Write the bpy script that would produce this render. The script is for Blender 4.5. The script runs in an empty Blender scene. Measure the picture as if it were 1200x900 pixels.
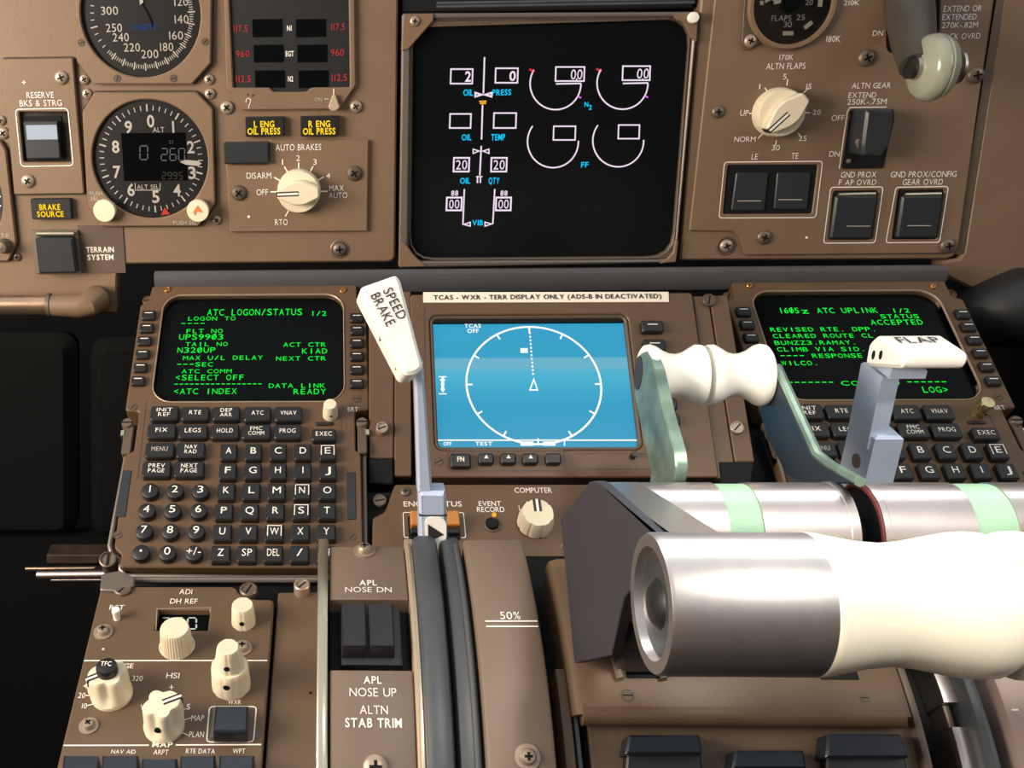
import bpy, math, random
from math import sin, cos, tan, pi, radians, sqrt, atan2
from mathutils import Vector, Matrix
from mathutils.geometry import tessellate_polygon
random.seed(7)
scn = bpy.context.scene
COL = scn.collection

# ------------------------------------------------------------------ camera, light, exposure
F, CX, CY = 1200.0, 348.7, 450.0
YAW, ROLL, PITCH = radians(-2.09), radians(-0.21), radians(24.0)
CAM = Vector((0, 0, 1.20))

def cam_dir(x, y, z):
    c, s = cos(ROLL), sin(ROLL); x, y = c*x - s*y, s*x + c*y
    c, s = cos(YAW), sin(YAW); x, z = c*x + s*z, -s*x + c*z
    c, s = cos(PITCH), sin(PITCH)
    return Vector((x, z*c + y*s, y*c - z*s))
def ray(px, py): return cam_dir((px-CX)/F, -(py-CY)/F, 1.0)

cd = bpy.data.cameras.new('camera'); cam = bpy.data.objects.new('camera', cd); COL.objects.link(cam)
r_, u_, f_ = cam_dir(1, 0, 0), cam_dir(0, 1, 0), cam_dir(0, 0, 1)
cam.matrix_world = Matrix(((r_.x, u_.x, -f_.x, CAM.x), (r_.y, u_.y, -f_.y, CAM.y), (r_.z, u_.z, -f_.z, CAM.z), (0, 0, 0, 1)))
cd.sensor_width = 36.0; cd.lens = 36.0; cd.shift_x = (600-CX)/1200.0; cd.clip_start = 0.01; cd.clip_end = 50
scn.camera = cam

vs = scn.view_settings
vs.view_transform = 'Standard'; vs.look = 'None'; vs.gamma = 1.0; vs.use_curve_mapping = False
vs.exposure = 0.0
scn.display_settings.display_device = 'sRGB'

wd = bpy.data.worlds.new('world'); scn.world = wd; wd.use_nodes = True
nt = wd.node_tree; nt.nodes.clear()
wo = nt.nodes.new('ShaderNodeOutputWorld'); bg = nt.nodes.new('ShaderNodeBackground')
tc = nt.nodes.new('ShaderNodeTexCoord'); sx = nt.nodes.new('ShaderNodeSeparateXYZ'); cr = nt.nodes.new('ShaderNodeValToRGB')
mp = nt.nodes.new('ShaderNodeMapRange'); mp.inputs[1].default_value = -1; mp.inputs[2].default_value = 1
nt.links.new(tc.outputs['Generated'], sx.inputs[0]); nt.links.new(sx.outputs['Z'], mp.inputs[0]); nt.links.new(mp.outputs[0], cr.inputs[0])
e = cr.color_ramp.elements
e[0].position = 0.30; e[0].color = (.11, .08, .055, 1)
e[1].position = 0.82; e[1].color = (.95, .98, 1.0, 1)
for p_, c_ in ((0.58, (.17, .135, .11, 1)), (0.71, (.36, .33, .31, 1))):
    m_ = cr.color_ramp.elements.new(p_); m_.color = c_
nt.links.new(cr.outputs[0], bg.inputs[0]); bg.inputs[1].default_value = 0.78
nt.links.new(bg.outputs[0], wo.inputs[0])

def area(name, loc, target, sx_, sy_, power, col):
    l = bpy.data.lights.new(name, 'AREA'); l.shape = 'RECTANGLE'; l.size = sx_; l.size_y = sy_; l.energy = power; l.color = col
    o = bpy.data.objects.new(name, l); COL.objects.link(o); o.location = loc
    o.rotation_euler = (Vector(target)-Vector(loc)).to_track_quat('-Z', 'Y').to_euler()
    return o
# daylight through the windshield (ahead, over the panel) and the two side windows
area('windshield_daylight', (0.2, 1.2, 1.86), (0.18, 0.28, 1.0), 1.6, 0.36, 50, (.95, .98, 1.0))
area('left_window_daylight', (-.72, .16, 1.27), (-.1, .68, 1.2), 0.5, 0.36, 14.5, (1.0, .85, .70))
area('right_window_daylight', (1.25, -0.1, 1.62), (0.2, .55, 1.1), 0.7, 0.5, 3, (1.0, .95, .9))
# added unseen spot overhead that brightens the thrust lever grips
sl = bpy.data.lights.new('added_grip_spot', 'SPOT'); sl.energy = 38; sl.color = (1.0, .95, .84); sl.spot_size = radians(24); sl.spot_blend = .8; sl.shadow_soft_size = .06
so = bpy.data.objects.new('added_grip_spot', sl); COL.objects.link(so); so.location = (.28, -.12, 1.82)
so.rotation_euler = (Vector((.225, .285, 1.0))-so.location).to_track_quat('-Z', 'Y').to_euler()

# ------------------------------------------------------------------ materials
def srgb(r, g, b):
    def f(c):
        c /= 255.0
        return c/12.92 if c <= .04045 else ((c+.055)/1.055)**2.4
    return (f(r), f(g), f(b), 1)
MATS = {}
def mat(name, col, rough=.5, metal=0.0, coat=0.0, noise=0.0, nscale=60, emit=None, es=1.0, spec=.5, bump=0.0, bscale=900, trans=0.0):
    m = bpy.data.materials.new(name); m.use_nodes = True; n = m.node_tree; b = n.nodes['Principled BSDF']
    b.inputs['Base Color'].default_value = col; b.inputs['Roughness'].default_value = rough; b.inputs['Metallic'].default_value = metal
    b.inputs['Coat Weight'].default_value = coat; b.inputs['Coat Roughness'].default_value = .06
    b.inputs['Specular IOR Level'].default_value = spec
    b.inputs['Transmission Weight'].default_value = trans
    co = None
    if noise or bump:
        co = n.nodes.new('ShaderNodeTexCoord')
    if noise:
        t = n.nodes.new('ShaderNodeTexNoise'); t.inputs['Scale'].default_value = nscale; t.inputs['Detail'].default_value = 5
        rp = n.nodes.new('ShaderNodeValToRGB')
        rp.color_ramp.elements[0].position = .3; rp.color_ramp.elements[1].position = .7
        rp.color_ramp.elements[0].color = (col[0]*(1-noise), col[1]*(1-noise), col[2]*(1-noise), 1)
        rp.color_ramp.elements[1].color = (col[0]*(1+noise), col[1]*(1+noise), col[2]*(1+noise), 1)
        n.links.new(co.outputs['Object'], t.inputs['Vector']); n.links.new(t.outputs['Fac'], rp.inputs[0]); n.links.new(rp.outputs[0], b.inputs['Base Color'])
    if bump:
        t2 = n.nodes.new('ShaderNodeTexNoise'); t2.inputs['Scale'].default_value = bscale
        bp = n.nodes.new('ShaderNodeBump'); bp.inputs['Strength'].default_value = bump; bp.inputs['Distance'].default_value = .0004
        n.links.new(co.outputs['Object'], t2.inputs['Vector']); n.links.new(t2.outputs['Fac'], bp.inputs['Height']); n.links.new(bp.outputs[0], b.inputs['Normal'])
    if emit:
        b.inputs['Emission Color'].default_value = emit; b.inputs['Emission Strength'].default_value = es
    MATS[name] = m
    return m
BROWN = mat('brown_panel_paint', srgb(119, 96, 74), .5, noise=.07, nscale=25, bump=.25)
BROWN2 = mat('brown_unit_paint', srgb(94, 75, 56), .48, noise=.07, nscale=30, bump=.2)
BROWND = mat('brown_worn_paint', srgb(86, 72, 58), .5, noise=.1, nscale=30)
BROWNC = mat('brown_paint_warm_lit', srgb(92, 69, 47), .48, noise=.07, nscale=30, bump=.2)  # panel brown darkened and warmed: light on the keypad units put into the colour
BROWNQ = mat('brown_paint_sky_lit', srgb(114, 97, 83), .46, noise=.06, nscale=30, bump=.2)  # panel brown turned greyer: sky light on the quadrant covers put into the colour
SLEEVE = mat('brushed_grip_sleeve', srgb(188, 182, 178), .36, metal=.95, noise=.06, nscale=120)
BROWNS = mat('seam_shadow_line', srgb(52, 42, 34), .7)  # flat dark outlines that draw the shadow lines at the module seams
TANLINE = mat('tan_bare_edge', srgb(170, 150, 128), .4, metal=.3)
GREYFR = mat('grey_anodised_frame', srgb(120, 112, 104), .4, metal=.5)
BLACK = mat('black_void_paint', srgb(15, 17, 19), .75, spec=.25)
DIAL = mat('dial_black', srgb(19, 21, 24), .5)
SCREEN = mat('dark_screen_glass', srgb(8, 12, 13), .2, spec=.07)
EICS = mat('dark_display_glass', srgb(14, 16, 18), .25, spec=.1)
KEY = mat('black_key_plastic', srgb(25, 26, 28), .42, noise=.12, nscale=200)
SWITCH = mat('dark_grey_switch_plastic', srgb(38, 42, 46), .4)
SWITCH2 = mat('blue_black_switch_plastic', srgb(20, 28, 38), .32)
PANE = mat('lens_painted_reflection', srgb(150, 166, 186), .2)  # bluish-white reflection on the switch put into the lens colour
WHITE = mat('white_lettering', srgb(238, 232, 222), .6)
GREYW = mat('worn_grey_lettering', srgb(178, 170, 160), .6)
CREAM = mat('cream_knob_plastic', srgb(226, 214, 186), .42, noise=.03, nscale=60)
IVORY = mat('ivory_handle_plastic', srgb(238, 230, 208), .3, coat=.3, noise=.02, nscale=40)
OFFWHITE = mat('white_handle_plastic', srgb(246, 243, 234), .4, noise=.02, nscale=60)
STEEL = mat('screw_steel', srgb(168, 152, 134), .42, metal=.55)
DKSTEEL = mat('dark_screw_steel', srgb(112, 100, 88), .42, metal=.45)
CHROME = mat('worn_tube_metal', srgb(190, 160, 135), .22, metal=.9, noise=.15, nscale=40)
ALU = mat('brushed_aluminium', srgb(205, 194, 190), .32, metal=1.0, noise=.05, nscale=90)
BLUALU = mat('blue_grey_lever_metal', srgb(186, 200, 222), .35, metal=.25)
EDGEM = mat('bare_metal_edge', srgb(200, 192, 172), .28, metal=.9)
RUBBER = mat('dark_grey_rubber', srgb(66, 70, 74), .45, noise=.08, nscale=50)
CHEEK = mat('charcoal_lever_plate', srgb(50, 49, 55), .55, noise=.06, nscale=30)
ARM = mat('painted_reflection_arm', srgb(116, 138, 124), .35, metal=.45, noise=.5, nscale=55)  # green mottling paints the metal's reflections into the colour
ARMD = mat('dark_lever_arm', srgb(44, 54, 62), .4, metal=.3)
GREENB = mat('pale_green_band', srgb(150, 188, 158), .45, noise=.06, nscale=60)  # pale green ring round the rear tubes
REDEDGE = mat('maroon_sleeve_edge', srgb(110, 52, 50), .5)
GOLD = mat('gold_screw', srgb(214, 160, 84), .25, metal=.9)
GREYBAR = mat('dark_grey_padded_bar', srgb(72, 72, 74), .55, noise=.06, nscale=40)
PLACARD = mat('white_placard', srgb(238, 226, 208), .6)
BLKTXT = mat('black_lettering', srgb(40, 36, 34), .6)
ORANGE = mat('orange_mark', srgb(255, 120, 50), .5)
CLEARK = mat('smoky_clear_plastic', srgb(188, 192, 170), .25, trans=.35, coat=.4)
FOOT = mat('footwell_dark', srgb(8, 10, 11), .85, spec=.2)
RUST = mat('rusty_brown_metal', srgb(58, 42, 28), .7, noise=.5, nscale=60)
def emis(name, c, s=1.0): return mat(name, (0, 0, 0, 1), .6, emit=c, es=s, spec=0)
E_GREEN = emis('green_screen_text', srgb(20, 250, 60), 1.15)
E_WHITE = emis('white_screen_lines', srgb(245, 225, 245), 1.0)
E_CYAN = emis('cyan_screen_text', srgb(20, 205, 255), 1.0)
E_RED = emis('red_screen_mark', srgb(235, 50, 45), 1.0)
E_MAG = emis('magenta_screen_mark', srgb(215, 100, 235), 1.0)
E_AMBER = emis('amber_screen_mark', srgb(255, 180, 60), 1.0)
E_YEL = emis('amber_caption_light', srgb(255, 205, 30), 1.3)
E_DIMRED = emis('dim_red_lettering', srgb(205, 70, 66), .85)
E_LCD = emis('dim_lcd_digits', srgb(96, 100, 100), 1.0)
E_DISP = emis('white_map_lines', srgb(250, 255, 255), 1.1)
E_BLUT = emis('dim_blue_lettering', srgb(40, 80, 150), 1.0)
# map display screen: emitted cyan raster, brighter scan bands
BLUE = mat('cyan_map_screen', srgb(12, 40, 52), .25, emit=srgb(62, 168, 206), es=.85, spec=.15)
n_ = BLUE.node_tree; b_ = n_.nodes['Principled BSDF']
co_ = n_.nodes.new('ShaderNodeTexCoord'); sp_ = n_.nodes.new('ShaderNodeSeparateXYZ'); rp_ = n_.nodes.new('ShaderNodeValToRGB')
mr_ = n_.nodes.new('ShaderNodeMapRange'); mr_.inputs[1].default_value = -.048; mr_.inputs[2].default_value = .048
n_.links.new(co_.outputs['Object'], sp_.inputs[0]); n_.links.new(sp_.outputs['Y'], mr_.inputs[0]); n_.links.new(mr_.outputs[0], rp_.inputs[0])
el = rp_.color_ramp.elements
el[0].position = 0; el[0].color = srgb(92, 176, 206); el[1].position = 1; el[1].color = srgb(54, 168, 212)
for p_, c_ in ((.05, (60, 162, 200)), (.35, (52, 164, 206)), (.55, (78, 186, 218)), (.59, (92, 188, 216)), (.61, (112, 186, 212)), (.665, (114, 186, 212)), (.68, (54, 166, 206))):
    q_ = el.new(p_); q_.color = srgb(*c_)
n_.links.new(rp_.outputs[0], b_.inputs['Emission Color'])
# thin glass: clear with a fresnel reflection
GLASS = bpy.data.materials.new('instrument_glass'); GLASS.use_nodes = True; g_ = GLASS.node_tree; g_.nodes.clear()
go = g_.nodes.new('ShaderNodeOutputMaterial'); mx = g_.nodes.new('ShaderNodeMixShader'); tr = g_.nodes.new('ShaderNodeBsdfTransparent'); gl = g_.nodes.new('ShaderNodeBsdfGlossy'); fr = g_.nodes.new('ShaderNodeFresnel')
gl.inputs['Roughness'].default_value = .03; fr.inputs[0].default_value = 1.35
g_.links.new(fr.outputs[0], mx.inputs[0]); g_.links.new(tr.outputs[0], mx.inputs[1]); g_.links.new(gl.outputs[0], mx.inputs[2]); g_.links.new(mx.outputs[0], go.inputs[0])

# ------------------------------------------------------------------ planes
class Plane:
    def __init__(s, O, ex, ey, ez): s.O, s.ex, s.ey, s.ez = Vector(O), Vector(ex), Vector(ey), Vector(ez)
    def uv(s, px, py, h=0.0):
        d = ray(px, py); o = s.O + s.ez*h
        t = s.ez.dot(o-CAM)/s.ez.dot(d); P = CAM + d*t - s.O
        return P.dot(s.ex), P.dot(s.ey)
    def sc(s, px, py, h=0.0): return s.uv(px+.5, py, h)[0]-s.uv(px-.5, py, h)[0]
    def mat(s, a=0, b=0, h=0):
        o = s.O + s.ex*a + s.ey*b + s.ez*h
        return Matrix(((s.ex.x, s.ey.x, s.ez.x, o.x), (s.ex.y, s.ey.y, s.ez.y, o.y), (s.ex.z, s.ey.z, s.ez.z, o.z), (0, 0, 0, 1)))
    def pt(s, a, b, h=0): return s.O + s.ex*a + s.ey*b + s.ez*h
    def rect(s, x0, x1, y0, y1, h=0):
        xm, ym = (x0+x1)/2, (y0+y1)/2
        return s.uv(x0, ym, h)[0], s.uv(x1, ym, h)[0], s.uv(xm, y1, h)[1], s.uv(xm, y0, h)[1]
    def sub(s, h):
        return Plane(s.O+s.ez*h, s.ex, s.ey, s.ez)
def tilt_plane(O, th):
    th = radians(th)-PITCH
    return Plane(O, (1, 0, 0), (0, cos(th), sin(th)), (0, -sin(th), cos(th)))
def fprime(z): c, s = cos(PITCH), sin(PITCH); return CAM + Vector((0, z*c, -z*s))
C = tilt_plane(fprime(.622), 53.39)
def on(pl, px, py, k=1.0):
    a, b = pl.uv(px, py); P = pl.pt(a, b)
    return CAM + (P-CAM)*k
CM = tilt_plane(on(C, 640, 505), 68.5)      # the map display stands more upright than the keypad units
M = tilt_plane(on(C, 418, 322, 1.02), 108.04)
D = tilt_plane(on(C, 250, 676, .985), 34.46)
WP = Plane((0, 0, 0), (1, 0, 0), (0, 1, 0), (0, 0, 1))
def atX(px, py, X):
    d = ray(px, py); return CAM + d*((X-CAM.x)/d.x)
def atY(px, py, Y):
    d = ray(px, py); return CAM + d*((Y-CAM.y)/d.y)
# quadrant cylinder (axis along X)
QY, QZ, QR = .4384, CAM.z-.4387, .154
def Q(px, py, dr=0.0):
    d = ray(px, py); oy, oz = CAM.y-QY, CAM.z-QZ
    a = d.y**2+d.z**2; b = 2*(d.y*oy+d.z*oz); c = oy*oy+oz*oz-(QR+dr)**2
    t = (-b-sqrt(max(b*b-4*a*c, 0)))/(2*a); P = CAM+d*t
    return P.x, atan2(QY-P.y, P.z-QZ)
def QP(X, th, dr=0.0): return Vector((X, QY-(QR+dr)*sin(th), QZ+(QR+dr)*cos(th)))
def Qplane(px, py, dr=0.0):
    X, th = Q(px, py, dr)
    return Plane(QP(X, th, dr), (1, 0, 0), (0, cos(th), sin(th)), (0, -sin(th), cos(th)))

# ------------------------------------------------------------------ glyphs (built-in font)
GL = {}
def make_glyphs():
    chars = sorted(set("ABCDEFGHIJKLMNOPQRSTUVWXYZ0123456789&/-.<>%+()'z"))
    obs = []
    for off in (0.0, .022):
        for ch in chars:
            cu = bpy.data.curves.new('glyph', 'FONT'); cu.body = ch; cu.size = 1; cu.offset = off; cu.resolution_u = 3
            o = bpy.data.objects.new('glyph', cu); COL.objects.link(o); obs.append((ch, off, o))
    dg = bpy.context.evaluated_depsgraph_get(); dg.update()
    for ch, off, o in obs:
        me = o.evaluated_get(dg).to_mesh()
        v = [(q.co.x, q.co.y) for q in me.vertices]; f = [tuple(p.vertices) for p in me.polygons]
        GL[(ch, off > 0)] = (v, f)
        o.evaluated_get(dg).to_mesh_clear()
    for ch, off, o in obs:
        cu = o.data; bpy.data.objects.remove(o); bpy.data.curves.remove(cu)
make_glyphs()
CAPH = max(v[1] for v in GL[('E', False)][0])

# ------------------------------------------------------------------ mesh builder
def area2(l): return sum(l[i][0]*l[(i+1) % len(l)][1]-l[(i+1) % len(l)][0]*l[i][1] for i in range(len(l)))
def ccw(l): return list(l) if area2(l) > 0 else list(l)[::-1]
def inset(l, d):
    out = []; n = len(l)
    for i in range(n):
        p, c, q = Vector(l[i-1]), Vector(l[i]), Vector(l[(i+1) % n])
        e1 = (c-p); e2 = (q-c)
        e1 = e1.normalized() if e1.length > 1e-9 else e2.normalized(); e2 = e2.normalized() if e2.length > 1e-9 else e1
        n1 = Vector((-e1.y, e1.x)); n2 = Vector((-e2.y, e2.x)); m = n1+n2
        k = m.length_squared
        m = m*(2/k) if k > .3 else n1
        out.append((c.x+m.x*d, c.y+m.y*d))
    return out
def rrect(a0, a1, b0, b1, r, n=5):
    r = min(r, (a1-a0)/2.01, (b1-b0)/2.01); L = []
    for cx, cy, s in ((a1-r, b1-r, 0), (a0+r, b1-r, 90), (a0+r, b0+r, 180), (a1-r, b0+r, 270)):
        for k in range(n+1):
            t = radians(s+90*k/n); L.append((cx+r*cos(t), cy+r*sin(t)))
    return L
def rpoly(pts, r, n=4):
    pts = ccw(pts); L = []; N = len(pts)
    for i in range(N):
        rr = r[i] if isinstance(r, (list, tuple)) else r
        p, c, q = Vector(pts[i-1]), Vector(pts[i]), Vector(pts[(i+1) % N])
        d1, d2 = (p-c).length, (q-c).length; k = min(rr, d1*.45, d2*.45)
        if k < 1e-6: L.append(tuple(c)); continue
        A = c+(p-c).normalized()*k; B = c+(q-c).normalized()*k
        for j in range(n+1):
            t = j/n; P = A*(1-t)**2+c*2*t*(1-t)+B*t*t; L.append((P.x, P.y))
    return L
def circ(a, b, r, n=32, ry=None): return [(a+r*cos(2*pi*k/n), b+(ry or r)*sin(2*pi*k/n)) for k in range(n)]
class MB:
    def __init__(s): s.V, s.F, s.I, s.M = [], [], [], []
    def mi(s, m):
        if m not in s.M: s.M.append(m)
        return s.M.index(m)
    def add(s, V, Fs, m):
        o = len(s.V); s.V += [tuple(v) for v in V]; k = s.mi(m)
        for f in Fs: s.F.append(tuple(i+o for i in f)); s.I.append(k)
        return s
    def prism(s, loop, h0, h1, m, bev=0.0, holes=(), top=None, mapf=None):
        mf = mapf or (lambda a, b, h: (a, b, h))
        loop = ccw(loop); loops = [(loop, 1)]+[(ccw(h), -1) for h in holes]; sg = 1 if h1 > h0 else -1; tops = []
        for l, sign in loops:
            n = len(l); l2 = inset(l, bev*sign) if bev else l
            rings = [[mf(x, y, h0) for x, y in l], [mf(x, y, h1-sg*bev) for x, y in l]]
            if bev: rings.append([mf(x, y, h1) for x, y in l2])
            V = sum(rings, []); Fs = []
            for k in range(len(rings)-1):
                for i in range(n):
                    j = (i+1) % n; q = (k*n+i, k*n+j, (k+1)*n+j, (k+1)*n+i); Fs.append(q if sign > 0 else q[::-1])
            s.add(V, Fs, m); tops.append(l2)
        flat = sum(tops, [])
        if not holes and len(loop) <= 64 and convex(flat): s.add([mf(x, y, h1) for x, y in flat], [tuple(range(len(flat)))], top or m)
        else:
            tri = tessellate_polygon([[Vector((x, y, 0)) for x, y in l] for l in tops]); Fs = []
            for t in tri:
                a, b, c = [flat[i] for i in t]
                Fs.append(tuple(t) if (b[0]-a[0])*(c[1]-a[1])-(b[1]-a[1])*(c[0]-a[0]) > 0 else tuple(t)[::-1])
            s.add([mf(x, y, h1) for x, y in flat], Fs, top or m)
        return s
    def flat(s, loop, h, m, holes=()):
        return s.prism(loop, h-.00012, h, m, 0, holes)
    def box(s, a0, a1, b0, b1, h0, h1, m, bev=0.0, top=None): return s.prism([(a0, b0), (a1, b0), (a1, b1), (a0, b1)], h0, h1, m, bev, top=top)
    def lathe(s, prof, c, m, n=32, axis='h', rf=None, mapf=None):
        """prof: (r, t); axis h: around the plane normal at c=(a,b); axis x: around local a through c=(b,h), t along a"""
        V = []; Fs = []
        for r, t in prof:
            for k in range(n):
                th = 2*pi*k/n; rr = r*(rf(th, t) if rf else 1)
                if axis == 'h': p = (c[0]+rr*cos(th), c[1]+rr*sin(th), t)
                else: p = (t, c[0]+rr*cos(th), c[1]+rr*sin(th))
                V.append(mapf(*p) if mapf else p)
        for i in range(len(prof)-1):
            for k in range(n):
                j = (k+1) % n; Fs.append((i*n+k, i*n+j, (i+1)*n+j, (i+1)*n+k))
        if prof[0][0] > 1e-6: Fs.append(tuple(range(n))[::-1])
        if prof[-1][0] > 1e-6: Fs.append(tuple((len(prof)-1)*n+k for k in range(n)))
        return s.add(V, Fs, m)
    def tube(s, pts, r, m, n=10, cap=True):
        P = [Vector(p) for p in pts]; V = []; Fs = []; up = None
        for i, p in enumerate(P):
            d = (P[min(i+1, len(P)-1)]-P[max(i-1, 0)]).normalized()
            if up is None: up = Vector((0, 0, 1)) if abs(d.z) < .9 else Vector((1, 0, 0))
            x = d.cross(up).normalized(); up = x.cross(d).normalized()
            rr = r[i] if isinstance(r, (list, tuple)) else r
            for k in range(n):
                t = 2*pi*k/n; V.append(p+x*(rr*cos(t))+up*(rr*sin(t)))
        for i in range(len(P)-1):
            for k in range(n):
                j = (k+1) % n; Fs.append((i*n+k, i*n+j, (i+1)*n+j, (i+1)*n+k))
        if cap: Fs += [tuple(range(n))[::-1], tuple((len(P)-1)*n+k for k in range(n))]
        return s.add(V, Fs, m)
    def ribbon(s, pts, w, h, m, closed=False, mapf=None):
        P = [Vector(p) for p in pts]; n = len(P); A = []; B = []
        for i in range(n):
            p = P[i-1] if (closed or i > 0) else None; q = P[(i+1) % n] if (closed or i < n-1) else None
            c = P[i]; e1 = (c-p).normalized() if p is not None else None; e2 = (q-c).normalized() if q is not None else None
            e1 = e1 or e2; e2 = e2 or e1
            n1 = Vector((-e1.y, e1.x)); n2 = Vector((-e2.y, e2.x)); mm = n1+n2; mm = mm*(2/mm.length_squared) if mm.length_squared > .3 else n1
            A.append(c+mm*w/2); B.append(c-mm*w/2)
        mf = mapf or (lambda a, b, h: (a, b, h))
        V = [mf(v.x, v.y, h) for v in A+B]; N = n if closed else n-1
        return s.add(V, [(n+i, n+(i+1) % n, (i+1) % n, i) for i in range(N)], m)
    def glyph(s, ch, x0, x1, y0, y1, h, m, bold=False, keep=True, mapf=None, box=None):
        v, f = GL[(ch, bold)]
        gx0 = min(p[0] for p in v); gx1 = max(p[0] for p in v)
        k = (y1-y0)/CAPH
        if box: sx = (x1-x0)/max(gx1-gx0, 1e-6); X = lambda x: x0+(x-gx0)*sx
        else: X = None
        mf = mapf or (lambda a, b, h: (a, b, h))
        return s.add([mf(X(p[0]), y0+p[1]*k, h) for p in v], f, m)
    def text(s, t, x0, x1, y0, y1, h, m, bold=False, mapf=None, gap=.10):
        """fit the string into the box x0..x1, cap height y0..y1"""
        pen = 0.0; items = []
        for ch in t:
            if ch == ' ': pen += .36; continue
            v, f = GL[(ch, bold)]; gx0 = min(p[0] for p in v); gx1 = max(p[0] for p in v)
            ex = .05 if ch == '1' else 0
            items.append((v, f, pen+ex-gx0)); pen += gx1-gx0+gap+2*ex
        W = pen-gap; W = W-(.05 if t[-1] == '1' else 0); sx = (x1-x0)/W; k = (y1-y0)/CAPH; mf = mapf or (lambda a, b, h: (a, b, h))
        for v, f, o in items: s.add([mf(x0+(p[0]+o)*sx, y0+p[1]*k, h) for p in v], f, m)
        return s
    def mono(s, t, x0, x1, y0, y1, h, m, fill=.80):
        n = len(t); cw = (x1-x0)/(n-1+fill); ow = max(p[0] for p in GL[('O', True)][0])-min(p[0] for p in GL[('O', True)][0])
        sx = cw*fill/ow; k = (y1-y0)/CAPH
        for i, ch in enumerate(t):
            c = x0+cw*(i+fill/2)
            if ch == ' ': continue
            if ch == '-': s.ribbon([(c-cw*.32, (y0+y1)/2), (c+cw*.32, (y0+y1)/2)], (y1-y0)*.17, h, m); continue
            if ch == '#': s.ribbon([(c-cw*.2, y0), (c+cw*.2, y1)], (y1-y0)*.13, h+.00005, m); ch = '0'
            v, f = GL[(ch, False)]; g0 = min(p[0] for p in v); g1 = max(p[0] for p in v); k0 = k*.9
            tw = cw*fill*(.22 if ch in "I1.'" else .80 if ch in 'LEFJ/<>' else 1.0)
            ss = tw/(g1-g0); s.add([(c+(p[0]-(g0+g1)/2)*ss, y0+p[1]*k0, h) for p in v], f, m)
        return s
    def mesh(s, name, off=(0, 0, 0)):
        me = bpy.data.meshes.new(name); o = off
        me.from_pydata([(v[0]-o[0], v[1]-o[1], v[2]-o[2]) for v in s.V], [], s.F)
        for m in s.M: me.materials.append(m)
        me.polygons.foreach_set('material_index', s.I); me.polygons.foreach_set('use_smooth', [True]*len(s.F))
        me.update(); me.set_sharp_from_angle(angle=radians(38))
        return me
    def mid(s):
        x = [v[0] for v in s.V]; y = [v[1] for v in s.V]; z = [v[2] for v in s.V]
        return ((min(x)+max(x))/2, (min(y)+max(y))/2, min(z))
def convex(l):
    n = len(l)
    for i in range(n):
        a, b, c = l[i-1], l[i], l[(i+1) % n]
        if (b[0]-a[0])*(c[1]-b[1])-(b[1]-a[1])*(c[0]-b[0]) < -1e-12: return False
    return True
class T:
    """a top-level thing: an Empty at its base, parts under it"""
    def __init__(s, name, label, cat, pl, pos, group=None, kind=None):
        s.pl = pl; s.pos = pos if len(pos) == 3 else (pos[0], pos[1], 0.0)
        s.o = bpy.data.objects.new(name, None); s.o.empty_display_size = .01; COL.objects.link(s.o)
        s.o.matrix_world = pl.mat(*s.pos); tag(s.o, label, cat, group, kind); s.off = {s.o.name: s.pos}
    def part(s, name, mb, parent=None, label=None, kind=None):
        p = parent or s.o; po = s.off[p.name]; c = mb.mid()
        o = bpy.data.objects.new(name, mb.mesh(name, c)); COL.objects.link(o); o.parent = p
        o.location = (c[0]-po[0], c[1]-po[1], c[2]-po[2]); s.off[o.name] = c
        if label: o['label'] = label
        if kind: o['kind'] = kind
        return o
    def screw(s, px, py, rpx, kind='phillips', h=0.0, ang=None, parent=None, mat_=None, name='screw'):
        me = screw_mesh(kind, mat_); p = parent or s.o; po = s.off[p.name]
        a, b = s.pl.uv(px, py, h); r = rpx*s.pl.sc(px, py, h)
        o = bpy.data.objects.new(name, me); COL.objects.link(o); o.parent = p
        o.location = (a-po[0], b-po[1], h-po[2]); o.rotation_euler = (0, 0, random.uniform(0, 1.5) if ang is None else ang); o.scale = (r, r, r)
        s.off[o.name] = (a, b, h); return o
def tag(o, label=None, cat=None, group=None, kind=None):
    if label: o['label'] = label
    if cat: o['category'] = cat
    if group: o['group'] = group
    if kind: o['kind'] = kind
def single(name, label, cat, pl, mb, group=None, kind=None):
    c = mb.mid(); o = bpy.data.objects.new(name, mb.mesh(name, c)); COL.objects.link(o); o.matrix_world = pl.mat(*c)
    tag(o, label, cat, group, kind); return o
SC = {}
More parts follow.
